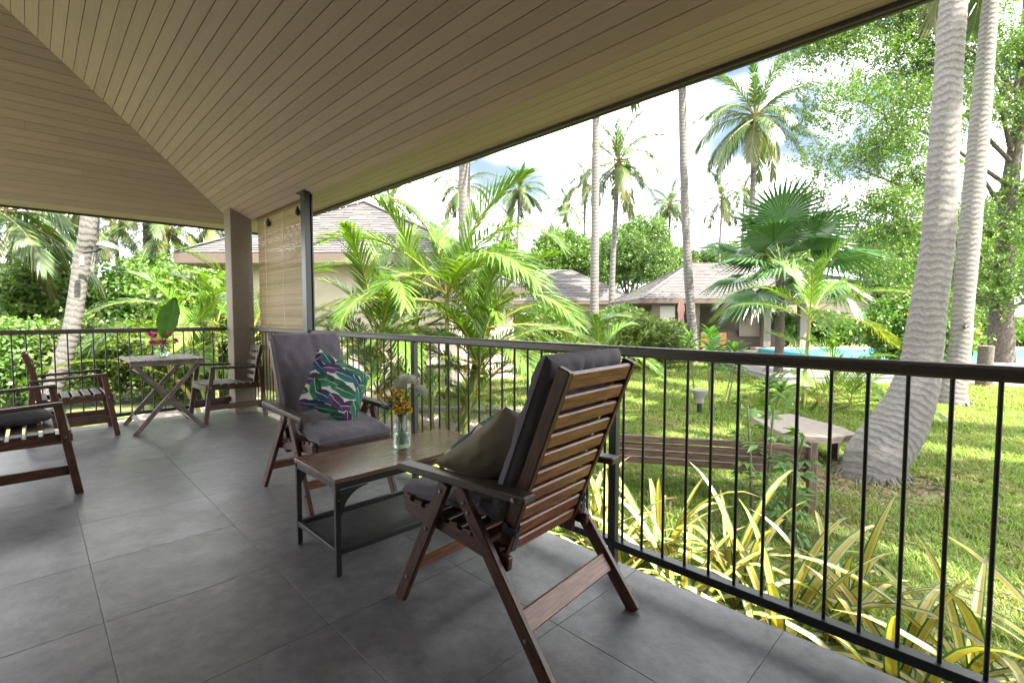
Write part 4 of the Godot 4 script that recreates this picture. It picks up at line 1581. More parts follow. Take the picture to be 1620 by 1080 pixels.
func long_leaf(col: Color) -> ArrayMesh:
	# unit length along +Z
	var m := MB.new()
	var N := 7
	var prev := []
	for i in N + 1:
		var t := float(i) / N
		var w := .15 * pow(sin(PI * clampf(t * .94 + .04, 0, 1)), .8)
		var p := Vector3(0, -.28 * t * t, t * .96)
		var row := [p + Vector3(-w, w * .5, 0), p, p + Vector3(w, w * .5, 0)]
		if i > 0:
			for k in 2:
				m.col = col * rnd(.9, 1.12)
				m.quad(prev[k], prev[k + 1], row[k + 1], row[k])
		prev = row
	m.col = Color(.25, .3, .1)
	m.tube(PackedVector3Array([Vector3(0, 0, 0), Vector3(0, -.06, .48), Vector3(0, -.25, .92)]), [.008, .006, .002], 4, false)
	return m.mesh()

func lawn():
	var N := 60
	var f := FastNoiseLite.new()
	f.seed = 8
	f.frequency = .25
	var g := MB.new()
	g.quad(Vector3(-160, GY, 120), Vector3(200, GY, 120), Vector3(200, GY, -160), Vector3(-160, GY, -160))
	struct("ground", "wide lawn of short grass round the terrace", g, M.lawn)
	var tuft := MB.new()
	var r := RandomNumberGenerator.new()
	r.seed = 5
	for k in 12:
		var a := r.randf_range(0, TAU)
		var d := Vector3(cos(a), 0, sin(a))
		var o := Vector3(r.randf_range(-.05, .05), 0, r.randf_range(-.05, .05))
		var h := r.randf_range(.03, .065)
		var w := d.cross(Vector3.UP) * .0028
		var lean := d * h * r.randf_range(.3, 1.1)
		var c := r.randf_range(.75, 1.3)
		tuft.col = Color(c, c, c * r.randf_range(.7, 1.1))
		tuft.quad(o - w, o + w, o + Vector3.UP * h * .6 + lean * .4 + w * .8, o + Vector3.UP * h * .6 + lean * .4 - w * .8)
		tuft.ftri(o + Vector3.UP * h * .6 + lean * .4 - w * .8, o + Vector3.UP * h * .6 + lean * .4 + w * .8, o + Vector3.UP * h * .85 + lean)
	var tm := tuft.mesh()
	var xf := []
	var cols := []
	var zones := [[2.05, 7.5, -5.0, 1.6, 700, 1.0], [7.5, 12.5, -6.5, 1.4, 330, 1.35], [12.5, 16.6, -9.0, 1.0, 130, 2.0], [4.8, 13, -11.0, -5.0, 60, 1.9]]
	for z in zones:
		var n := int((z[1] - z[0]) * (z[3] - z[2]) * z[4])
		for i in n:
			var x := rnd(z[0], z[1])
			var y := rnd(z[2], z[3])
			var nz := f.get_noise_2d(x * 4, y * 4) + .5 * f.get_noise_2d(x * 16 + 50, y * 16)
			if nz < -.42 and rnd(0, 1) < .75:
				continue
			if Vector2(x - 6.2, y + 1.0).length() < .75 + .3 * nz and rnd(0, 1) < .85:
				continue
			var s: float = z[5] * rnd(.7, 1.3)
			xf.append(Transform3D(Basis(Vector3.UP, rnd(0, TAU)) * Basis.from_scale(Vector3(s, s * rnd(.7, 1.2), s)), Vector3(x, GY, y)))
			var c := tint(Color(.18, .27, .05), Color(.26, .32, .075))
			if nz < -.1:
				c = c.lerp(Color(.27, .22, .09), clampf(-nz * 1.4, 0, .7))
			cols.append(c)
	var o := scatter("grass", tm, M.grass, self, xf, cols)
	o.set_meta("label", "short lawn grass with bare brownish patches")
	o.name = "grass"
	# dry leaves and bark chips round the thick palm's foot
	var chip := MB.new()
	chip.col = Color.WHITE
	chip.ftri(Vector3(-.012, .004, -.03), Vector3(.0, .012, .03), Vector3(.014, .003, -.025))
	chip.ftri(Vector3(-.012, .004, -.03), Vector3(-.02, .008, .01), Vector3(.0, .012, .03))
	var lx := []
	var lcol := []
	for i in 5200:
		var a := rnd(0, TAU)
		var d := absf(rng.randfn(0, .62)) + .12
		if i > 3000:
			d = rnd(.2, 4.5)
		lx.append(Transform3D(Basis(Vector3.UP, rnd(0, TAU)) * Basis(Vector3.RIGHT, rnd(-.4, .4)) * Basis.from_scale(Vector3.ONE * rnd(.4, 1.0)), Vector3(6.15 + cos(a) * d, GY + rnd(.002, .012) + (.03 if i > 3000 else 0.0), -.95 + sin(a) * d)))
		lcol.append(tint(Color(.13, .085, .05), Color(.3, .22, .14)))
	var lo := scatter("fallen_leaves", chip.mesh(), M.petal, self, lx, lcol)
	lo.set_meta("label", "dry brown leaf litter round the thick palm's foot")

func villa(label: String, c: Vector3, turn: float, hw: float, hd: float, ey: float, rise: float, ridge: float, wall_in: float, sh: float, exposure: float, open_front := false, windows := true) -> Node3D:
	# local: front towards +Z; eaves at height ey above c
	var o := thing("villa", label, "building", c, turn)
	var R := [Vector3(-ridge, ey + rise, 0), Vector3(ridge, ey + rise, 0)]
	var cor := [Vector3(-hw, ey, hd), Vector3(hw, ey, hd), Vector3(hw, ey, -hd), Vector3(-hw, ey, -hd)]
	var faces := [[cor[0], cor[1], R[1], R[0]], [cor[1], cor[2], R[1], R[1]], [cor[2], cor[3], R[0], R[1]], [cor[3], cor[0], R[0], R[0]]]
	var deck := MB.new()
	var shs := MB.new()
	for f in faces:
		var a: Vector3 = f[0]
		var b: Vector3 = f[1]
		var tr: Vector3 = f[2]
		var tl: Vector3 = f[3]
		deck.quad(a, b, tr, tl)
		var n := (b - a).cross(tl - a).normalized()
		var up := (tl - a) - (b - a) * ((tl - a).dot(b - a) / (b - a).length_squared())
		var rows := int(up.length() / exposure)
		var along := (b - a).normalized()
		var ul := up.length()
		var un := up.normalized()
		for i in rows:
			var t0 := float(i) / rows
			var t1 := minf(float(i + 1) / rows + .15 / rows, 1.0)
			var l0 := a.lerp(tl, t0)
			var r0 := b.lerp(tr, t0)
			var l1 := a.lerp(tl, t1)
			var r1 := b.lerp(tr, t1)
			var w := l0.distance_to(r0)
			var x := 0.0
			while x < w - .02:
				var sw := minf(sh * rnd(.7, 1.3), w - x)
				var drop := rnd(-.012, .02)
				var p0 := l0 + along * (x + .0015) - un * drop
				var p1 := l0 + along * (x + sw - .0015) - un * drop
				# clip the top edge to the hip lines
				var q0 := p0 + un * (ul * (t1 - t0) + drop)
				var q1 := p1 + un * (ul * (t1 - t0) + drop)
				var lo := (l1 - l0).dot(along)
				var hi := (r1 - l0).dot(along)
				q0 += along * (maxf(lo - (q0 - l0).dot(along), 0.0) + minf(hi - (q0 - l0).dot(along), 0.0))
				q1 += along * (maxf(lo - (q1 - l0).dot(along), 0.0) + minf(hi - (q1 - l0).dot(along), 0.0))
				var th := exposure * rnd(.2, .27)
				var g := rnd(.82, 1.12)
				shs.col = Color(g, g * rnd(.97, 1.02), g * rnd(.95, 1.04))
				shs.quad(p0 + n * th, p1 + n * th, q1 + n * .004, q0 + n * .004)
				shs.quad(p0, p1, p1 + n * th, p0 + n * th)
				x += sw
	var rf := part("roof", deck, M.interior, o)
	var sp := part("shingles", shs, M.shingle, rf)
	sp.set_meta("kind", "stuff")
	# hip caps
	for e in [[cor[0], R[0]], [cor[1], R[1]], [cor[2], R[1]], [cor[3], R[0]]]:
		var m := MB.new()
		m.bar((e[0] as Vector3) + Vector3.UP * .035, (e[1] as Vector3) + Vector3.UP * .035, Vector3.UP, .03, .14, .01)
		part("hip_cap", m, M.shingle, rf)
	var fb := MB.new()
	for i in 4:
		var a: Vector3 = cor[i]
		var b: Vector3 = cor[(i + 1) % 4]
		fb.bar(a - Vector3.UP * .10, b - Vector3.UP * .10, Vector3.UP, .19, .03, .003)
	part("fascia", fb, M.eavewood, o)
	var sf := MB.new()
	sf.box(Vector3(-hw + .02, ey - .19, -hd + .02), Vector3(hw - .02, ey - .17, hd - .02))
	part("soffit", sf, M.boards[1], o)
	var wx := hw - wall_in
	var wz := hd - wall_in
	if not open_front:
		var w := MB.new()
		w.box(Vector3(-wx, -.1, -wz), Vector3(wx, ey - .19, wz), .01)
		part("wall", w, M.plaster, o)
		for s in ([-1.0, 1.0] if windows else []):
			var m := MB.new()
			m.box(Vector3(s * wx * .5 - .45, .9, wz + .001), Vector3(s * wx * .5 + .45, 2.0, wz + .05), .004)
			var wn := part("window", m, M.fascia, o)
			m = MB.new()
			m.box(Vector3(s * wx * .5 - .38, .97, wz + .04), Vector3(s * wx * .5 + .38, 1.93, wz + .058))
			part("pane", m, M.interior, wn)
	return o

# garden grid: l metres to the right of and d metres out along the axis that the pool, path and villas follow
func gp(l: float, d: float, y := GY) -> Vector3:
	return Vector3(.7096 * l + .7046 * d, y, .7046 * l - .7096 * d)

const GT := -0.7819    # turn of that grid

func garden():
	lib.sprig_small = sprig(11, .30, .085, .042, 1)
	lib.sprig = sprig(11, .34, .13, .062, 2)
	lib.sprig_far = sprig(14, .6, .18, .09, 3)
	lib.sprig_fine = sprig(14, .3, .10, .02, 4)
	lib.longleaf = [long_leaf(Color(.07, .16, .03)), long_leaf(Color(.10, .20, .04)), long_leaf(Color(.055, .13, .03))]
	frond_set("coco", 9, 3.5, 1.35, 58, .85, .045, .12, .5, .045, Color(.06, .105, .03), Color(.2, .2, .07), 1.4, -.75)
	frond_set("areca", 9, 2.5, 1.6, 62, .62, .025, .38, .32, .018, Color(.105, .20, .03), Color(.36, .33, .07), 1.45, .15)
	lawn()
	# path in front of the nearest villa
	var m := MB.new()
	m.box(Vector3(-6.5, -.03, -8.55), Vector3(1.6, .02, -7.0), .01)
	var p := struct("garden_path", "pale pinkish paved path beyond the railing", m, M.paving)
	p.position.y = GY; p.rotation.y = GT
	for i in 12:
		m = MB.new()
		m.box(Vector3(-6.4 + i * .66, 0, -8.72 + rnd(-.02, .02)), Vector3(-5.76 + i * .66, .11 + rnd(-.02, .02), -8.56), .02)
		part("kerb_stone", m, M.concrete, p)
	pool()
	villas()
	near_things()
	strap_plants()
	palms()
	shrubs()

func pool():
	var m := MB.new()
	m.box(Vector3(6.6, -.05, -15.9), Vector3(27, .20, -12.0), .01)
	var d := struct("pool_deck", "low grey timber deck along the near edge of the swimming pool", m, M.concrete)
	d.position.y = GY; d.rotation.y = GT
	for i in 26:
		m = MB.new()
		m.box(Vector3(6.58, .203, -15.88 + i * .15), Vector3(27, .225, -15.88 + i * .15 + .144), .004, ruv())
		part("plank", m, M.deck, d)
	m = MB.new()
	m.box(Vector3(11.8, -1.3, -22.6), Vector3(27, -1.25, -15.9))
	m.box(Vector3(11.8, -1.25, -22.6), Vector3(27, .2, -22.5))
	m.box(Vector3(11.5, -1.25, -22.6), Vector3(11.79, .22, -15.91))
	var b := struct("pool_basin", "turquoise tiled basin of the swimming pool", m, M.pooltile)
	b.position.y = GY; b.rotation.y = GT
	m = MB.new()
	m.quad(Vector3(11.8, .12, -15.9), Vector3(27, .12, -15.9), Vector3(27, .12, -22.5), Vector3(11.8, .12, -22.5), Vector2(0, 0), Vector2(6, 0), Vector2(6, 2.2), Vector2(0, 2.2))
	var w := struct("pool_water", "bright turquoise water of the swimming pool", m, M.pool)
	w.position.y = GY; w.rotation.y = GT
	m = MB.new()
	m.box(Vector3(11.4, -.05, -23.2), Vector3(27, .26, -22.61), .02)
	var c := struct("pool_edge", "pale stone edging along the far side of the pool", m, M.paving)
	c.position.y = GY; c.rotation.y = GT

func villas():
	villa("villa with shingled pyramid roof just behind the bamboo blind", Vector3(5.85, GY, -10.95), GT, 2.92, 2.5, 2.95, 1.52, .02, .7, .2, .105, false, false)
	villa("small shingled pavilion roof half hidden by the big feathery palm", gp(-.95, 14.2), GT, 1.35, 1.3, 2.5, .55, .02, .35, .22, .12, false, false)
	villa("far villa with long shingled roof left of the pool bar", gp(2.7, 33.8), GT, 5.2, 3.6, 2.65, 2.25, 1.3, 1.0, .35, .2)
	villa("far grey roofed villa showing behind the young palm near the pool", gp(20.3, 36), GT, 5.2, 3.5, 3.6, 1.4, 1.4, 1.0, .4, .24)
	villa("far villa with low grey roof behind the trees at the right edge", gp(31, 38), GT, 5.0, 3.5, 3.6, 1.4, 1.4, 1.0, .4, .24)
	# pool bar
	var o := villa("open pool bar with shingled hip roof, pale pillars and dark interior", gp(10.2, 25.3), GT, 4.4, 3.4, 2.5, 1.95, .9, .9, .3, .16, true)
	var m := MB.new()
	m.box(Vector3(-3.5, -.1, -2.6), Vector3(3.5, 2.3, -2.4))
	part("back_wall", m, M.interior, o)
	m = MB.new()
	m.box(Vector3(-3.6, -.1, -2.6), Vector3(3.6, .12, 2.9), .01)
	part("floor", m, M.concrete, o)
	for x in [-3.45, -1.6, 1.75, 3.45]:
		m = MB.new()
		m.box(Vector3(x - .17, .1, 2.3), Vector3(x + .17, 2.32, 2.6), .01)
		part("pillar", m, M.column, o)
	m = MB.new()
	m.box(Vector3(-3.28, 1.15, 2.42), Vector3(-2.55, 2.2, 2.5), .01)
	part("screen_panel", m, M.whitepaint, o)
	m = MB.new()
	m.box(Vector3(.6, .75, 2.2), Vector3(1.58, 1.65, 2.24), .005)
	part("woven_screen", m, M.column, o)
	m = MB.new()
	m.box(Vector3(-1.2, .12, 1.7), Vector3(2.6, 1.02, 2.05), .01)
	m.box(Vector3(-1.3, 1.021, 1.6), Vector3(2.7, 1.08, 2.15), .01)
	part("counter", m, M.eavewood, o)
	# two orange chairs before the bar
	var ch := thing("bar_chair", "left one of two orange chairs in front of the pool bar", "chair", gp(7.95, 20.2), GT + PI + .2, "orange chairs at the pool bar")
	m = MB.new()
	m.box(Vector3(-.24, .44, -.24), Vector3(.24, .49, .24), .01)
	part("seat", m, M.orange, ch)
	m = MB.new()
	m.cbox(Vector3(0, .8, -.25), Vector3.RIGHT, Vector3.UP, Vector3.BACK, .24, .24, .015, .01)
	part("backrest", m, M.orange, ch)
	for sx in [-1, 1]:
		for sz in [-1, 1]:
			m = MB.new()
			m.bar(Vector3(sx * .23, 0, sz * .23), Vector3(sx * .2, .44, sz * .2), Vector3.RIGHT, .035, .035)
			part("leg", m, M.wood_dark, ch)
	dup(ch, "right one of two orange chairs in front of the pool bar", gp(8.6, 20.2), GT + PI - .1)
	# closed parasol
	var u := thing("closed_parasol", "closed pale pink parasol tied to its pole before the pool bar", "parasol", gp(6.96, 20.0))
	m = MB.new()
	m.tube(PackedVector3Array([Vector3(0, 0, 0), Vector3(0, 2.62, 0)]), [.025, .022], 8)
	part("pole", m, M.whitepaint, u)
	m = MB.new()
	var prof := [Vector2(.03, 2.55), Vector2(.10, 2.3), Vector2(.16, 2.0), Vector2(.11, 1.75), Vector2(.15, 1.3), Vector2(.2, .85), Vector2(.17, .8)]
	for i in prof.size() - 1:
		for k in 16:
			var f0: float = 1.0 if k % 2 == 0 else .6
			var f1: float = .6 if k % 2 == 0 else 1.0
			var a := TAU * k / 16
			var b := TAU * (k + 1) / 16
			var A := Vector3(cos(a) * prof[i].x * f0, prof[i].y, sin(a) * prof[i].x * f0)
			var B := Vector3(cos(b) * prof[i].x * f1, prof[i].y, sin(b) * prof[i].x * f1)
			var C := Vector3(cos(b) * prof[i + 1].x * f1, prof[i + 1].y, sin(b) * prof[i + 1].x * f1)
			var D := Vector3(cos(a) * prof[i + 1].x * f0, prof[i + 1].y, sin(a) * prof[i + 1].x * f0)
			m.quad(A, B, C, D)
	part("canopy", m, M.pink, u)
	m = MB.new()
	m.lathe([Vector2(0, .09), Vector2(.2, .08), Vector2(.26, .03), Vector2(.26, 0), Vector2(0, 0)], 16)
	part("base", m, M.concrete, u)

func near_things():
	# wooden bench seen from behind
	var o := thing("garden_bench", "dark wooden slatted garden bench on the lawn seen from behind", "bench", Vector3(4.42, GY, -1.88), 0)
	var d := Vector3(.894, 0, 1.478).normalized()
	o.rotation.y = atan2(-d.z, d.x)      # local X along the bench, -Z faces the garden
	var L := .87
	for i in 4:
		var m := MB.new()
		m.bar(Vector3(-L, .375 + i * .072, .02 + i * .012), Vector3(L, .375 + i * .072, .02 + i * .012), Vector3.UP, .058, .03, .005, ruv())
		part("slat", m, M.bench, o)
	for i in 5:
		var m := MB.new()
		m.bar(Vector3(-L, .36, -.1 - i * .085), Vector3(L, .36, -.1 - i * .085), Vector3.UP, .03, .07, .005, ruv())
		part("slat", m, M.bench, o)
	for x in [-L + .04, L - .02]:
		for zz in [.07, -.46]:
			var m := MB.new()
			m.bar(Vector3(x, -.04, zz), Vector3(x, .66 if zz > 0 else .36, zz), Vector3.RIGHT, .07, .07, .008, ruv())
			part("leg", m, M.bench, o)
		var m2 := MB.new()
		m2.bar(Vector3(x, .30, .03), Vector3(x, .30, -.45), Vector3.UP, .07, .045, .005, ruv())
		part("side_rail", m2, M.bench, o)
	# live-edge slab table
	var t := thing("slab_table", "low live-edge timber slab table on the lawn beyond the bench", "table", Vector3(6.85, GY, -1.72))
	var poly := []
	for q in [[.72, -.5], [.35, -.62], [.05, -.62], [-.3, -.25], [-.66, -.1], [-.6, .15], [-.48, .42], [-.2, .5], [-.05, .62], [.12, .44], [.3, .3], [.52, 0], [.72, -.3]]:
		poly.append(Vector3(q[0], .30, -q[1]))
	poly = []
	for q in [[.03, -.6], [.72, -.33], [.42, .1], [.26, .36], [-.05, .6], [-.5, .4], [-.66, 0], [-.35, -.28]]:
		poly.append(Vector3(q[0], .30, q[1]))
	var m := MB.new()
	m.prism(poly, Vector3(0, .07, 0), Vector3(.7, 0, .7), Vector3(.7, 0, -.7), ruv())
	part("slab", m, M.slab, t)
	for q in [[.03, .36], [.3, -.2], [-.35, .15]]:
		m = MB.new()
		m.box(Vector3(q[0] - .035, -.03, q[1] - .035), Vector3(q[0] + .035, .299, q[1] + .035), .005, ruv())
		part("leg", m, M.bench, t)
	# garden lamp
	var b := thing("garden_lamp", "small white bowl garden light on a dark short post in the lawn", "lamp", Vector3(8.28, GY, -3.67))
	m = MB.new()
	m.tube(PackedVector3Array([Vector3(0, -.03, 0), Vector3(0, .22, 0)]), [.045, .045], 12)
	part("post", m, M.darksteel, b)
	m = MB.new()
	m.lathe([Vector2(0, .22), Vector2(.07, .225), Vector2(.075, .3), Vector2(.12, .4), Vector2(.14, .45), Vector2(.12, .46), Vector2(0, .45)], 18)
	part("bowl", m, M.concrete, b)
	# wooden stump post by the pool
	m = MB.new()
	m.tube(PackedVector3Array([Vector3(0, -.05, 0), Vector3(.01, .5, 0), Vector3(0, 1.02, .01)]), [.17, .15, .155], 14)
	single("wooden_post", m, M.treebark, "thick brown wooden post standing at the pool deck right of the palms", "post", gp(11.45, 11.7))
	# floodlight on the leaning palm
	var f := thing("floodlight", "grey round floodlight strapped to the leaning palm trunk at the left", "lamp", Vector3(.79, 2.22, -10.36))
	m = MB.new()
	m.tube(PackedVector3Array([Vector3(-.15, -.02, 0), Vector3(.0, .02, .02), Vector3(.1, .08, .03)]), [.02, .02, .02], 8)
	part("bracket", m, M.black, f)
	m = MB.new()
	m.lathe([Vector2(0, .14), Vector2(.1, .13), Vector2(.19, .07), Vector2(.21, 0), Vector2(.19, -.015), Vector2(0, -.01)], 20)
	var h := part("housing", m, M.lampmetal, f)
	h.transform = Transform3D(Basis(Vector3.BACK, -.25) * Basis.from_scale(Vector3.ONE * .72), Vector3(.15, .08, .03))
	m = MB.new()
	m.lathe([Vector2(0, -.05), Vector2(.1, -.045), Vector2(.15, -.018), Vector2(.15, -.016), Vector2(0, -.016)], 16)
	part("lens", m, M.whitepaint, h)
	m = MB.new()
	m.box(Vector3(-.2, -.24, -.02), Vector3(-.13, -.08, .06), .01)
	part("ballast_box", m, M.lampmetal, f)
	# little lamp on the second palm
	f = thing("trunk_lamp", "tiny dark lamp clamped to the thinner right palm trunk", "lamp", gp(8.66, 9.28, 1.0))
	m = MB.new()
	m.tube(PackedVector3Array([Vector3(-.1, -.03, 0), Vector3(.02, 0, 0), Vector3(.14, .02, .02)]), [.02, .03, .045], 10)
	part("head", m, M.darksteel, f)
	m = MB.new()
	m.tube(PackedVector3Array([Vector3(.14, .02, .02), Vector3(.15, .022, .022)]), [.038, .038], 10)
	part("lens", m, M.lampmetal, f)

func palms():
	seed_palms()
	coconut_palm("thick ringed palm trunk with swollen leaning foot at the right, nearest of all", P1, [.25, .26, .275, .265, .215, .178, .158, .145, .13, .118, .115], 3.6, 20, .085, 26, "", 5)
	coconut_palm("slimmer pale palm trunk right behind the thick leaning one, carrying a tiny lamp", P2, [.34, .26, .17, .165, .17, .16, .12, .11], 3.6, 20, .10, 20, "", 4)
	coconut_palm("straight bare palm trunk rising left of the pool bar's chairs, crown hidden above the eave", P3, [.17, .15, .15, .14, .135, .13], 3.6, 18, .12, 14, "", 3, .8)
	coconut_palm("straight grey palm trunk in the middle, left of the far villa's eave end", P4, [.18, .155, .14, .13, .125], 3.6, 18, .12, 14, "", 3, .85)
	coconut_palm("sunlit palm trunk showing above the big feathery palm", P14, [.2, .17, .165, .16, .15], 3.6, 18, .12, 14, "", 3)
	coconut_palm("pale leaning palm trunk beyond the short railing, carrying the floodlight", PL, [.135, .125, .115, .11, .108, .105, .1], 3.6, 18, .10, 20, "", 4)
	coconut_palm("palm outside the picture to the right whose crown shades the lawn", [Vector3(9.2, GY - .1, 5.2), Vector3(9.4, 4, 5.0), Vector3(9.7, 9.5, 5.2)], [.22, .16, .13], 3.6, 22, .25, 10)
	coconut_palm("palm outside the picture behind the right end of the railing", [Vector3(6.3, GY - .1, 6.6), Vector3(6.3, 4, 6.4), Vector3(6.2, 9.8, 6.2)], [.22, .16, .13], 3.6, 22, .25, 10)
	var far := [
		["tall palm with orange flower stalks, left of the two highest crowns", 24.43, 9.83, -15.91, 23.86, -15.96, 3.2, 22, 5],
		["highest palm with wide crown standing alone against the sky", 30.14, 12.52, -10.43, 29.69, -10.55, 3.9, 22, 3],
		["far palm with dense drooping crown left of the middle palms", 30.51, 11.9, -29.79, 30.04, -29.87, 2.6, 24, 2],
		["far palm with low crown just below the dense drooping one", 32.68, 9.39, -33.08, 32.52, -33.09, 2.5, 18, 0],
		["small far palm left of the grey middle trunk, lower of two", 35.83, 11.26, -28.68, 35.71, -28.48, 2.3, 18, 0],
		["far palm whose crown touches the grey middle trunk, higher of two", 37.87, 13.88, -28.27, 37.64, -28.13, 2.7, 18, 0],
		["far palm with hanging fronds left of the straight dark trunk", 42.53, 11.38, -22.04, 42.49, -21.75, 2.7, 20, 0],
		["far palm left of the fan palm with upright fronds", 42.94, 11.25, -17.39, 42.49, -17.49, 2.7, 18, 0],
		["small far palm peeping right beside the upright-fronded one", 50.65, 13.49, -18.37, 50.41, -18.48, 2.2, 16, 0],
		["tiny far palm crown above the round green tree", 44.78, 10.43, -26.8, 44.67, -26.69, 1.9, 14, 0],
		["palm crown half hidden behind the sunlit trunk above the feathery palm", 22.39, 10.35, -27.85, 22.3, -27.76, 2.7, 18, 0],
		["tiny far palm crown low over the treetops left of the far villa", 37.93, 7.83, -33.39, 37.88, -33.34, 1.7, 14, 0],
		["palm crown rising behind the pyramid roof's right slope", 13.42, 6.95, -22.39, 13.44, -22.22, 2.4, 16, 0],
		["palm with brownish skirt between the leaning trunk and the near roof", 4.53, 5.0, -26.84, 4.29, -27.01, 2.4, 18, 3],
		["palm crown just right of the leaning trunk under the eave", 3.13, 5.63, -31.09, 3.13, -31.0, 2.2, 16, 0],
		["palm crown with upright fronds right above the near roof's left corner", 6.64, 5.79, -27.62, 6.53, -27.64, 2.3, 14, 0],
		["leaning palm behind the hedge at the far left", .36, 4.8, -25.31, -1.9, -25.2, 2.5, 16, 0],
		["palm with big drooping fronds cut by the left picture edge", -.46, 3.5, -16.16, -.65, -16.22, 2.4, 16, 2],
		["young low palm with yellowish stalks between trunks at the left", .49, 1.6, -19.33, .44, -19.35, 1.5, 14, 0],
	]
	for f in far:
		var top := Vector3(f[1], f[2], f[3])
		var base := Vector3(f[4], GY, f[5])
		var sc: float = f[6] / 3.4
		coconut_palm(f[0], [base, base.lerp(top, .5) + Vector3(rnd(-.2, .2), 0, rnd(-.2, .2)), top], [.17 * sc + .03, .13 * sc + .03, .10 * sc + .03], f[6], f[7] + 8, .25, 8, "palms standing beyond the villas", f[8], .8)
	# bare trunks at the left
	coconut_palm("slim palm trunk behind the floodlight", [Vector3(1.15, GY, -18.57), Vector3(1.25, 1.6, -18.58), Vector3(1.38, 3.6, -18.57), Vector3(1.6, 6.5, -18.5)], [.17, .15, .15, .14], 2.8, 16, .14, 12)
	coconut_palm("pale palm trunk between the leaning palm and the near roof", [Vector3(3.85, GY, -27.3), Vector3(3.9, 3.2, -27.36), Vector3(4.02, 7.0, -27.4)], [.24, .2, .19], 2.6, 16, .2, 10)
	var m := palm_trunk([Vector3.ZERO, Vector3(.02, 1.6, 0), Vector3(.05, 3.25, 0)], [.15, .14, .13], .16, 12)
	single("dead_palm_trunk", m, M.bark, "bare topless palm trunk standing in the bushes at the far left", "tree trunk", Vector3(.23, GY, -22.37))

var P1 := []
var P2 := []
var P3 := []
var P4 := []
var P14 := []
var PL := []

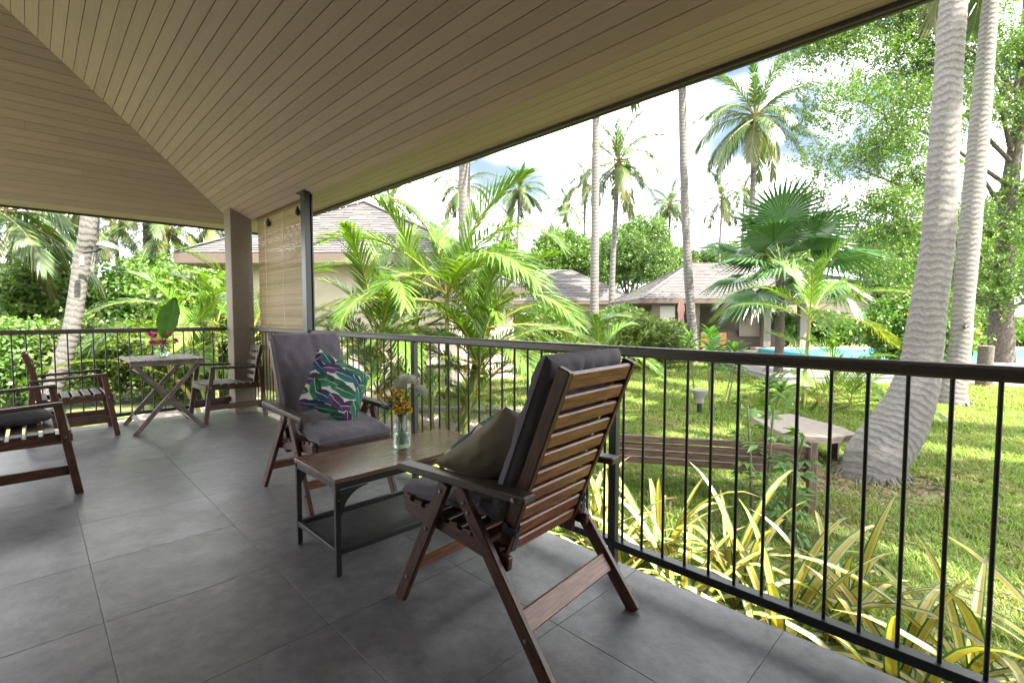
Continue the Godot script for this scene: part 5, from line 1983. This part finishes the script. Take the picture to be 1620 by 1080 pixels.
func shrubs():
	var sun_a := Color(.088, .158, .03)
	var sun_b := Color(.155, .225, .05)
	var mid_a := Color(.088, .158, .03)
	var mid_b := Color(.155, .225, .05)
	var dk_a := Color(.088, .158, .03)
	var dk_b := Color(.155, .225, .05)
	# hedge and bushes beyond the short railing
	var hedge := [[-9.5, 9.2, 1.2, "low bush below the left end of the short railing"], [-8.2, 9.6, 1.25, "low bush left of the leaning palm's foot"], [-7.3, 10.4, 1.3, "low bush right of the leaning palm's foot"], [-6.35, 9.9, 1.15, "low bush seen between slatted table and left armchair"], [-5.3, 10.6, 1.2, "low bush behind the folding table"], [-11, 9.6, 1.3, "low bush outside the left picture edge's railing"]]
	for h in hedge:
		bush("hedge_bush", h[3], gp(h[0], h[1]), Vector3(.95, h[2] * .62, .75), 9, 1900, "sprig_small", 1.15, sun_a, sun_b, "bushes beyond the short railing")
	var tall := [[-12.3, 13.2, 2.7, "tall light green bush at the far left edge"], [-10.6, 14, 2.5, "tall bush left of the leaning palm"], [-8.6, 13.4, 2.7, "tall bush right of the floodlight"], [-7.2, 14.2, 3.0, "tall sunlit bush under the near roof's left corner"], [-5.9, 13.6, 2.6, "tall bush close to the corner column"]]
	for h in tall:
		bush("tall_bush", h[3], gp(h[0], h[1]), Vector3(1.15, h[2] * .58, 1.0), 10, 2000, "sprig", 1.25, sun_a, sun_b, "tall bushes beyond the short railing")
	var leftt := [[-18, 19, 2.1, "light green tree at the far left below the palm fronds"], [-15.2, 21, 2.7, "light green tree behind the leaning palm's left side"], [-12.6, 24, 2.6, "green tree between leaning palm and near roof"], [-19, 26, 3.3, "far tree filling the gap at the far left"], [-9.8, 22, 2.2, "green tree behind the near roof's left eave"]]
	for h in leftt:
		tree(h[3], gp(h[0], h[1]), h[2], Vector3(2.0, 1.5, 1.7), 12, 1500, "sprig_far", .85, sun_a, sun_b, .16, "trees beyond the short railing")
	areca_clump("feathery palm clump just beyond the short railing behind the folding table", gp(-5.6, 8.9), [[0, 0, 1.0, -.35, .1, 8, .85], [.3, .2, 1.3, .35, .1, 8, .9], [-.2, .3, .8, -.5, .4, 7, .8], [.2, -.3, 1.5, .1, -.3, 8, .85]])
	areca_clump("feathery palm clump right beside the corner column beyond the railing", gp(-4.35, 10.1), [[0, 0, .7, -.2, .1, 7, .62], [.2, .2, 1.0, .2, .1, 7, .66]])
	# the big feathery palm in the middle
	areca_clump("big feathery palm clump with arching yellow-green fronds beyond the middle of the railing", gp(-.95, 7.1), [[0, 0, 2.0, 0, 0, 13, 1.05], [.2, .15, 1.5, .15, .2, 12, .88], [-.3, -.2, 1.3, -.35, -.6, 12, .92], [.05, .3, 1.0, .05, .3, 10, .8], [-.05, -.3, 1.6, -.05, -.35, 11, .92], [.3, -.1, .9, .25, .05, 10, .78], [-.2, -.45, .75, -.2, -.75, 9, .8], [.15, .0, .5, .15, .3, 8, .72], [-.1, -.3, .45, -.3, -1.0, 8, .72]])
	areca_clump("small feathery palm right of the big clump near the grey middle trunk", gp(1.2, 10.3), [[0, 0, .8, .1, 0, 7, .75], [.2, .2, .6, .3, .2, 6, .7]])
	# young palm near the pool with fan palm behind
	areca_clump("young feathery palm with pale ringed stem in front of the pool", Vector3(10.4, GY, -2.6), [[0, 0, 1.75, .08, .05, 9, .88], [-.35, .2, .25, -.3, .2, 6, .62], [.3, .25, .2, .25, .2, 6, .6], [0, .4, .15, -.05, .35, 6, .62]])
	fan_palm("dark green fan palm with broad pleated leaves before the pool bar", Vector3(14.35, GY, -4.2), 3.05, 1.2, 22)
	# broad leaved plants in the middle ground
	rosette_plant("broad-leaved plant on thin stems in the lawn before the pool bar", Vector3(8.9, GY, -3.75), [[0, 0, 1.25, .1, .05], [.25, .2, 1.0, .2, .1], [-.25, .1, 1.15, -.15, .1], [.1, -.3, 1.35, .1, -.2]], .34, .1, 13, Color(.08, .16, .03))
	rosette_plant("broad-leaved plant with yellowish leaves behind the garden lamp", Vector3(9.9, GY, -4.2), [[0, 0, 1.3, 0, .1], [.35, .2, 1.1, .2, .1], [-.3, .2, 1.2, -.2, .1], [.5, -.2, 1.4, .2, -.1]], .36, .1, 13, Color(.08, .16, .03))
	rosette_plant("small broad-leaved plant at the foot of the young palm", Vector3(9.3, GY, -2.95), [[0, 0, .55, .05, .05], [.2, .1, .4, .1, .1]], .34, .1, 12, Color(.08, .16, .03))
	rosette_plant("", Vector3(4.2, GY, -1.35), [[0, 0, 1.02, .12, .06], [.12, .14, .82, -.06, .16], [.22, -.12, .95, .22, -.14], [-.1, .2, .6, -.12, .1]], .24, .06, 8, Color(.085, .17, .03), "sapling", true).set_meta("label", "leafy sapling with fingered leaves growing behind the railing before the bench")
	bush("flowering_bush", "round bush with a few red blossoms right of the grey middle trunk", gp(4.1, 15.6), Vector3(1.15, .85, 1.0), 10, 1900, "sprig", 1.1, mid_b, sun_b)
	bush("dark_bush", "dark bush behind the feathery palm's right side", gp(1.4, 14.5), Vector3(1.2, .8, 1.0), 9, 1300, "sprig", 1.1, mid_a, mid_b)
	bush("dark_bush", "dark bush between the round blossoming bush and the parasol", gp(5.6, 17.5), Vector3(1.1, .75, .9), 8, 1100, "sprig", 1.1, mid_a, mid_b)
	bush("yellow_bush", "yellowish bush behind the far villa's right eave", gp(6.9, 39), Vector3(2.2, 2.2, 1.8), 9, 900, "sprig_far", .9, Color(.25, .24, .04), Color(.33, .28, .04))
	bush("bamboo_bush", "feathery light green bush above the far villa's left roof", gp(.6, 40), Vector3(2.8, 3.3, 2), 12, 1800, "sprig_far", .8, Color(.14, .2, .03), Color(.22, .27, .045))
	# yellow-flowered shrub by the pool
	for q in [[12.4, 14.3, 1.35, 1.15, "yellow-flowered shrub hanging over the pool right of the palm trunks"], [11.3, 14.0, .85, 1.0, "yellow-flowered shrub left of the thick palm trunk by the pool"], [20.6, 24.0, 2.5, 1.9, "yellow-flowered shrub by the pool at the right picture edge"]]:
		var o := bush("flowering_shrub", q[4], gp(q[0], q[1]), Vector3(q[2], q[3], 1.1), 10, 2300, "sprig_small", 1.5, mid_a, sun_b, "yellow-flowered shrubs at the pool")
		for k in 26:
			var d := rdir()
			var m := MB.new()
			petal_flower(m, Vector3.ZERO, Vector3(d.x, absf(d.y), d.z), .07, 2, 6, .05, Color(.7, .42, .02), Color(.75, .55, .03))
			var fl := part("flower", m, M.petal, o)
			fl.position = Vector3(d.x * q[2], q[3] * (1.0 + .95 * d.y), d.z * 1.1)
	# trees behind
	var back := [[9.2, 38.5, 6.0, 4.2, 3.6, "big round green tree behind the far villas' gap", 0], [4.5, 43, 6.2, 3.4, 3.4, "green tree left of the big round one", 0], [13.8, 43, 5.2, 3.0, 2.6, "green tree behind the pool bar's ridge", 1], [-1.5, 44, 5.6, 3.5, 2.6, "green tree above the small pavilion", 1], [-6, 40, 5.0, 3.2, 2.6, "green tree behind the big feathery palm", 1], [19, 47, 5.4, 3.6, 2.8, "far green tree behind the fan palm", 0], [25, 33, 4.6, 3.6, 3.4, "light green tree behind the pool right of the young palm", 1], [29, 30, 5.0, 3.6, 3.6, "light green tree behind the thick palm trunk", 1], [36, 34, 6.0, 4.2, 4.0, "green tree at the right picture edge behind the pool", 0], [24, 44, 7.0, 4.0, 3.6, "tall far tree between fan palm and leafy tree", 0], [-13, 36, 5.0, 3.6, 3.0, "far tree behind the near villa's roof", 1], [0, 56, 6.5, 6, 3.5, "distant tree on the skyline left of the middle", 0], [12, 58, 6.5, 6, 3.2, "distant tree on the skyline behind the palms", 0], [26, 60, 7.5, 7, 4, "distant tree on the skyline at the right", 0]]
	for b in back:
		tree(b[5], gp(b[0], b[1]), b[2], Vector3(b[3], b[4], b[3] * .8), 18, 3600, "sprig_far", 1.0, mid_a if b[6] == 0 else sun_a, mid_b if b[6] == 0 else sun_b, .2, "trees beyond the villas")
	# low planting that closes the view between the far villas
	for i in 12:
		bush("far_bush", ["bush beside the pool bar's left wall", "bush left of the parasol by the bar", "bush under the far villa's eave", "bush right of the feathery palm under the far roof", "bush behind the feathery palm's stems", "bush left behind the feathery palm", "bush behind the pool's left end", "bush behind the pool under the grey roof", "bush behind the pool left of the thick trunk", "bush behind the pool between the two trunks", "bush behind the pool right of the trunks", "bush behind the pool at the right picture edge"][i], gp([5.2, 4.6, 6.4, 1.6, -2.4, -4.2, 13.6, 16.4, 18.8, 21.4, 24, 26.6][i], [24, 20.5, 29, 24, 21, 17, 24.3, 25, 24.5, 25, 24.5, 25][i]), Vector3(1.5, .8 if i > 5 else 1.0, 1.0), 8, 900, "sprig", 1.5, mid_a, sun_b, "bushes round pool and villas")
	# the tall leafy tree at the right
	var o := thing("tall_leafy_tree", "tall dark-trunked leafy tree behind the palms at the right edge", "tree", Vector3(22.8, GY, 0))
	var m := MB.new()
	m.tube(PackedVector3Array([Vector3(0, -.1, 0), Vector3(-.05, 2.5, 0), Vector3(.2, 5.5, 0), Vector3(.5, 8.5, .2), Vector3(.4, 12, .2)]), [.42, .27, .23, .18, .1], 12)
	part("trunk", m, M.treebark, o)
	var L := []
	var ends := [[-2.3, 9.2, -2.2], [-4.4, 8.4, -3.4], [-3.6, 6.6, -3.6], [-4.1, 5.6, -3.6], [-2.4, 5.0, -2.6], [-1.6, 11, -1.6], [-3.4, 10.6, -3.2], [.8, 6.8, .8], [1.5, 9.5, 1.0], [-.6, 3.6, -.3], [.7, 4.4, 1.4], [-2.9, 4.0, -2.8], [-1.2, 7.4, -1.4], [-.8, 9.6, -.6], [1.5, 12, 1], [-2.6, 12.6, -2.2], [1.8, 3, 2.2], [-4.2, 11.6, -4]]
	for e in ends:
		var c := Vector3(e[0], e[1], e[2])
		for j in 6:
			L.append([c + rdir() * 1.35, Vector3(1.15, .75, 1.15) * rnd(.7, 1.25), 1.0])
		m = MB.new()
		var root := Vector3(.15, clampf(e[1] - 2.4, 1.8, 9), 0)
		m.tube(PackedVector3Array([root, root.lerp(c, .45) + Vector3(0, .25, 0), root.lerp(c, .75) + Vector3(rnd(-.2, .2), .1, rnd(-.2, .2)), c]), [.075, .05, .032, .014], 7)
		part("limb", m, M.treebark, o)
	leafage(o, "crown", "sprig_small", L, 17500, 1.0, dk_a, dk_b, .5)

func seed_palms():
	rng.seed = 91
	P1 = [Vector3(6.22, -.95, -1.0), Vector3(6.34, -0.60, -0.94), Vector3(6.43, -0.36, -0.91), Vector3(6.63, -0.12, -0.79), Vector3(6.85, 0.27, -0.67), Vector3(7.02, 0.72, -0.61), Vector3(7.11, 1.35, -0.57), Vector3(7.20, 2.04, -0.53), Vector3(7.31, 3.30, -0.52), Vector3(7.43, 4.70, -0.51), Vector3(7.75, 10.4, -.45)]
	P2 = [Vector3(12.67, -0.67, -0.68), Vector3(12.73, -0.20, -0.66), Vector3(12.88, 0.36, -0.56), Vector3(12.99, 1.47, -0.53), Vector3(13.10, 2.67, -0.50), Vector3(13.34, 4.89, -0.44), Vector3(13.59, 7.36, -0.38), Vector3(14.2, 10.6, -.3)]
	P3 = [Vector3(16.43, -0.81, -7.53), Vector3(16.46, 0.51, -7.59), Vector3(16.43, 2.28, -7.75), Vector3(16.45, 5.60, -7.99), Vector3(16.52, 9.14, -8.18), Vector3(16.6, 13, -8.4)]
	P4 = [Vector3(13.95, -0.81, -9.99), Vector3(14.00, 0.29, -10.02), Vector3(14.14, 3.39, -10.12), Vector3(14.34, 8.03, -10.26), Vector3(14.6, 12.4, -10.4)]
	P14 = [Vector3(8.89, -0.78, -10.78), Vector3(9.02, 3.00, -10.94), Vector3(9.04, 4.28, -11.02), Vector3(9.07, 5.59, -11.08), Vector3(9.2, 10.2, -11.1)]
	PL = [Vector3(.03, GY, -11.28), Vector3(.28, .14, -11.07), Vector3(.49, 1.01, -10.86), Vector3(.65, 2.12, -10.71), Vector3(.75, 2.81, -10.52), Vector3(1.0, 5.5, -10.2), Vector3(1.3, 9.0, -10.0)]
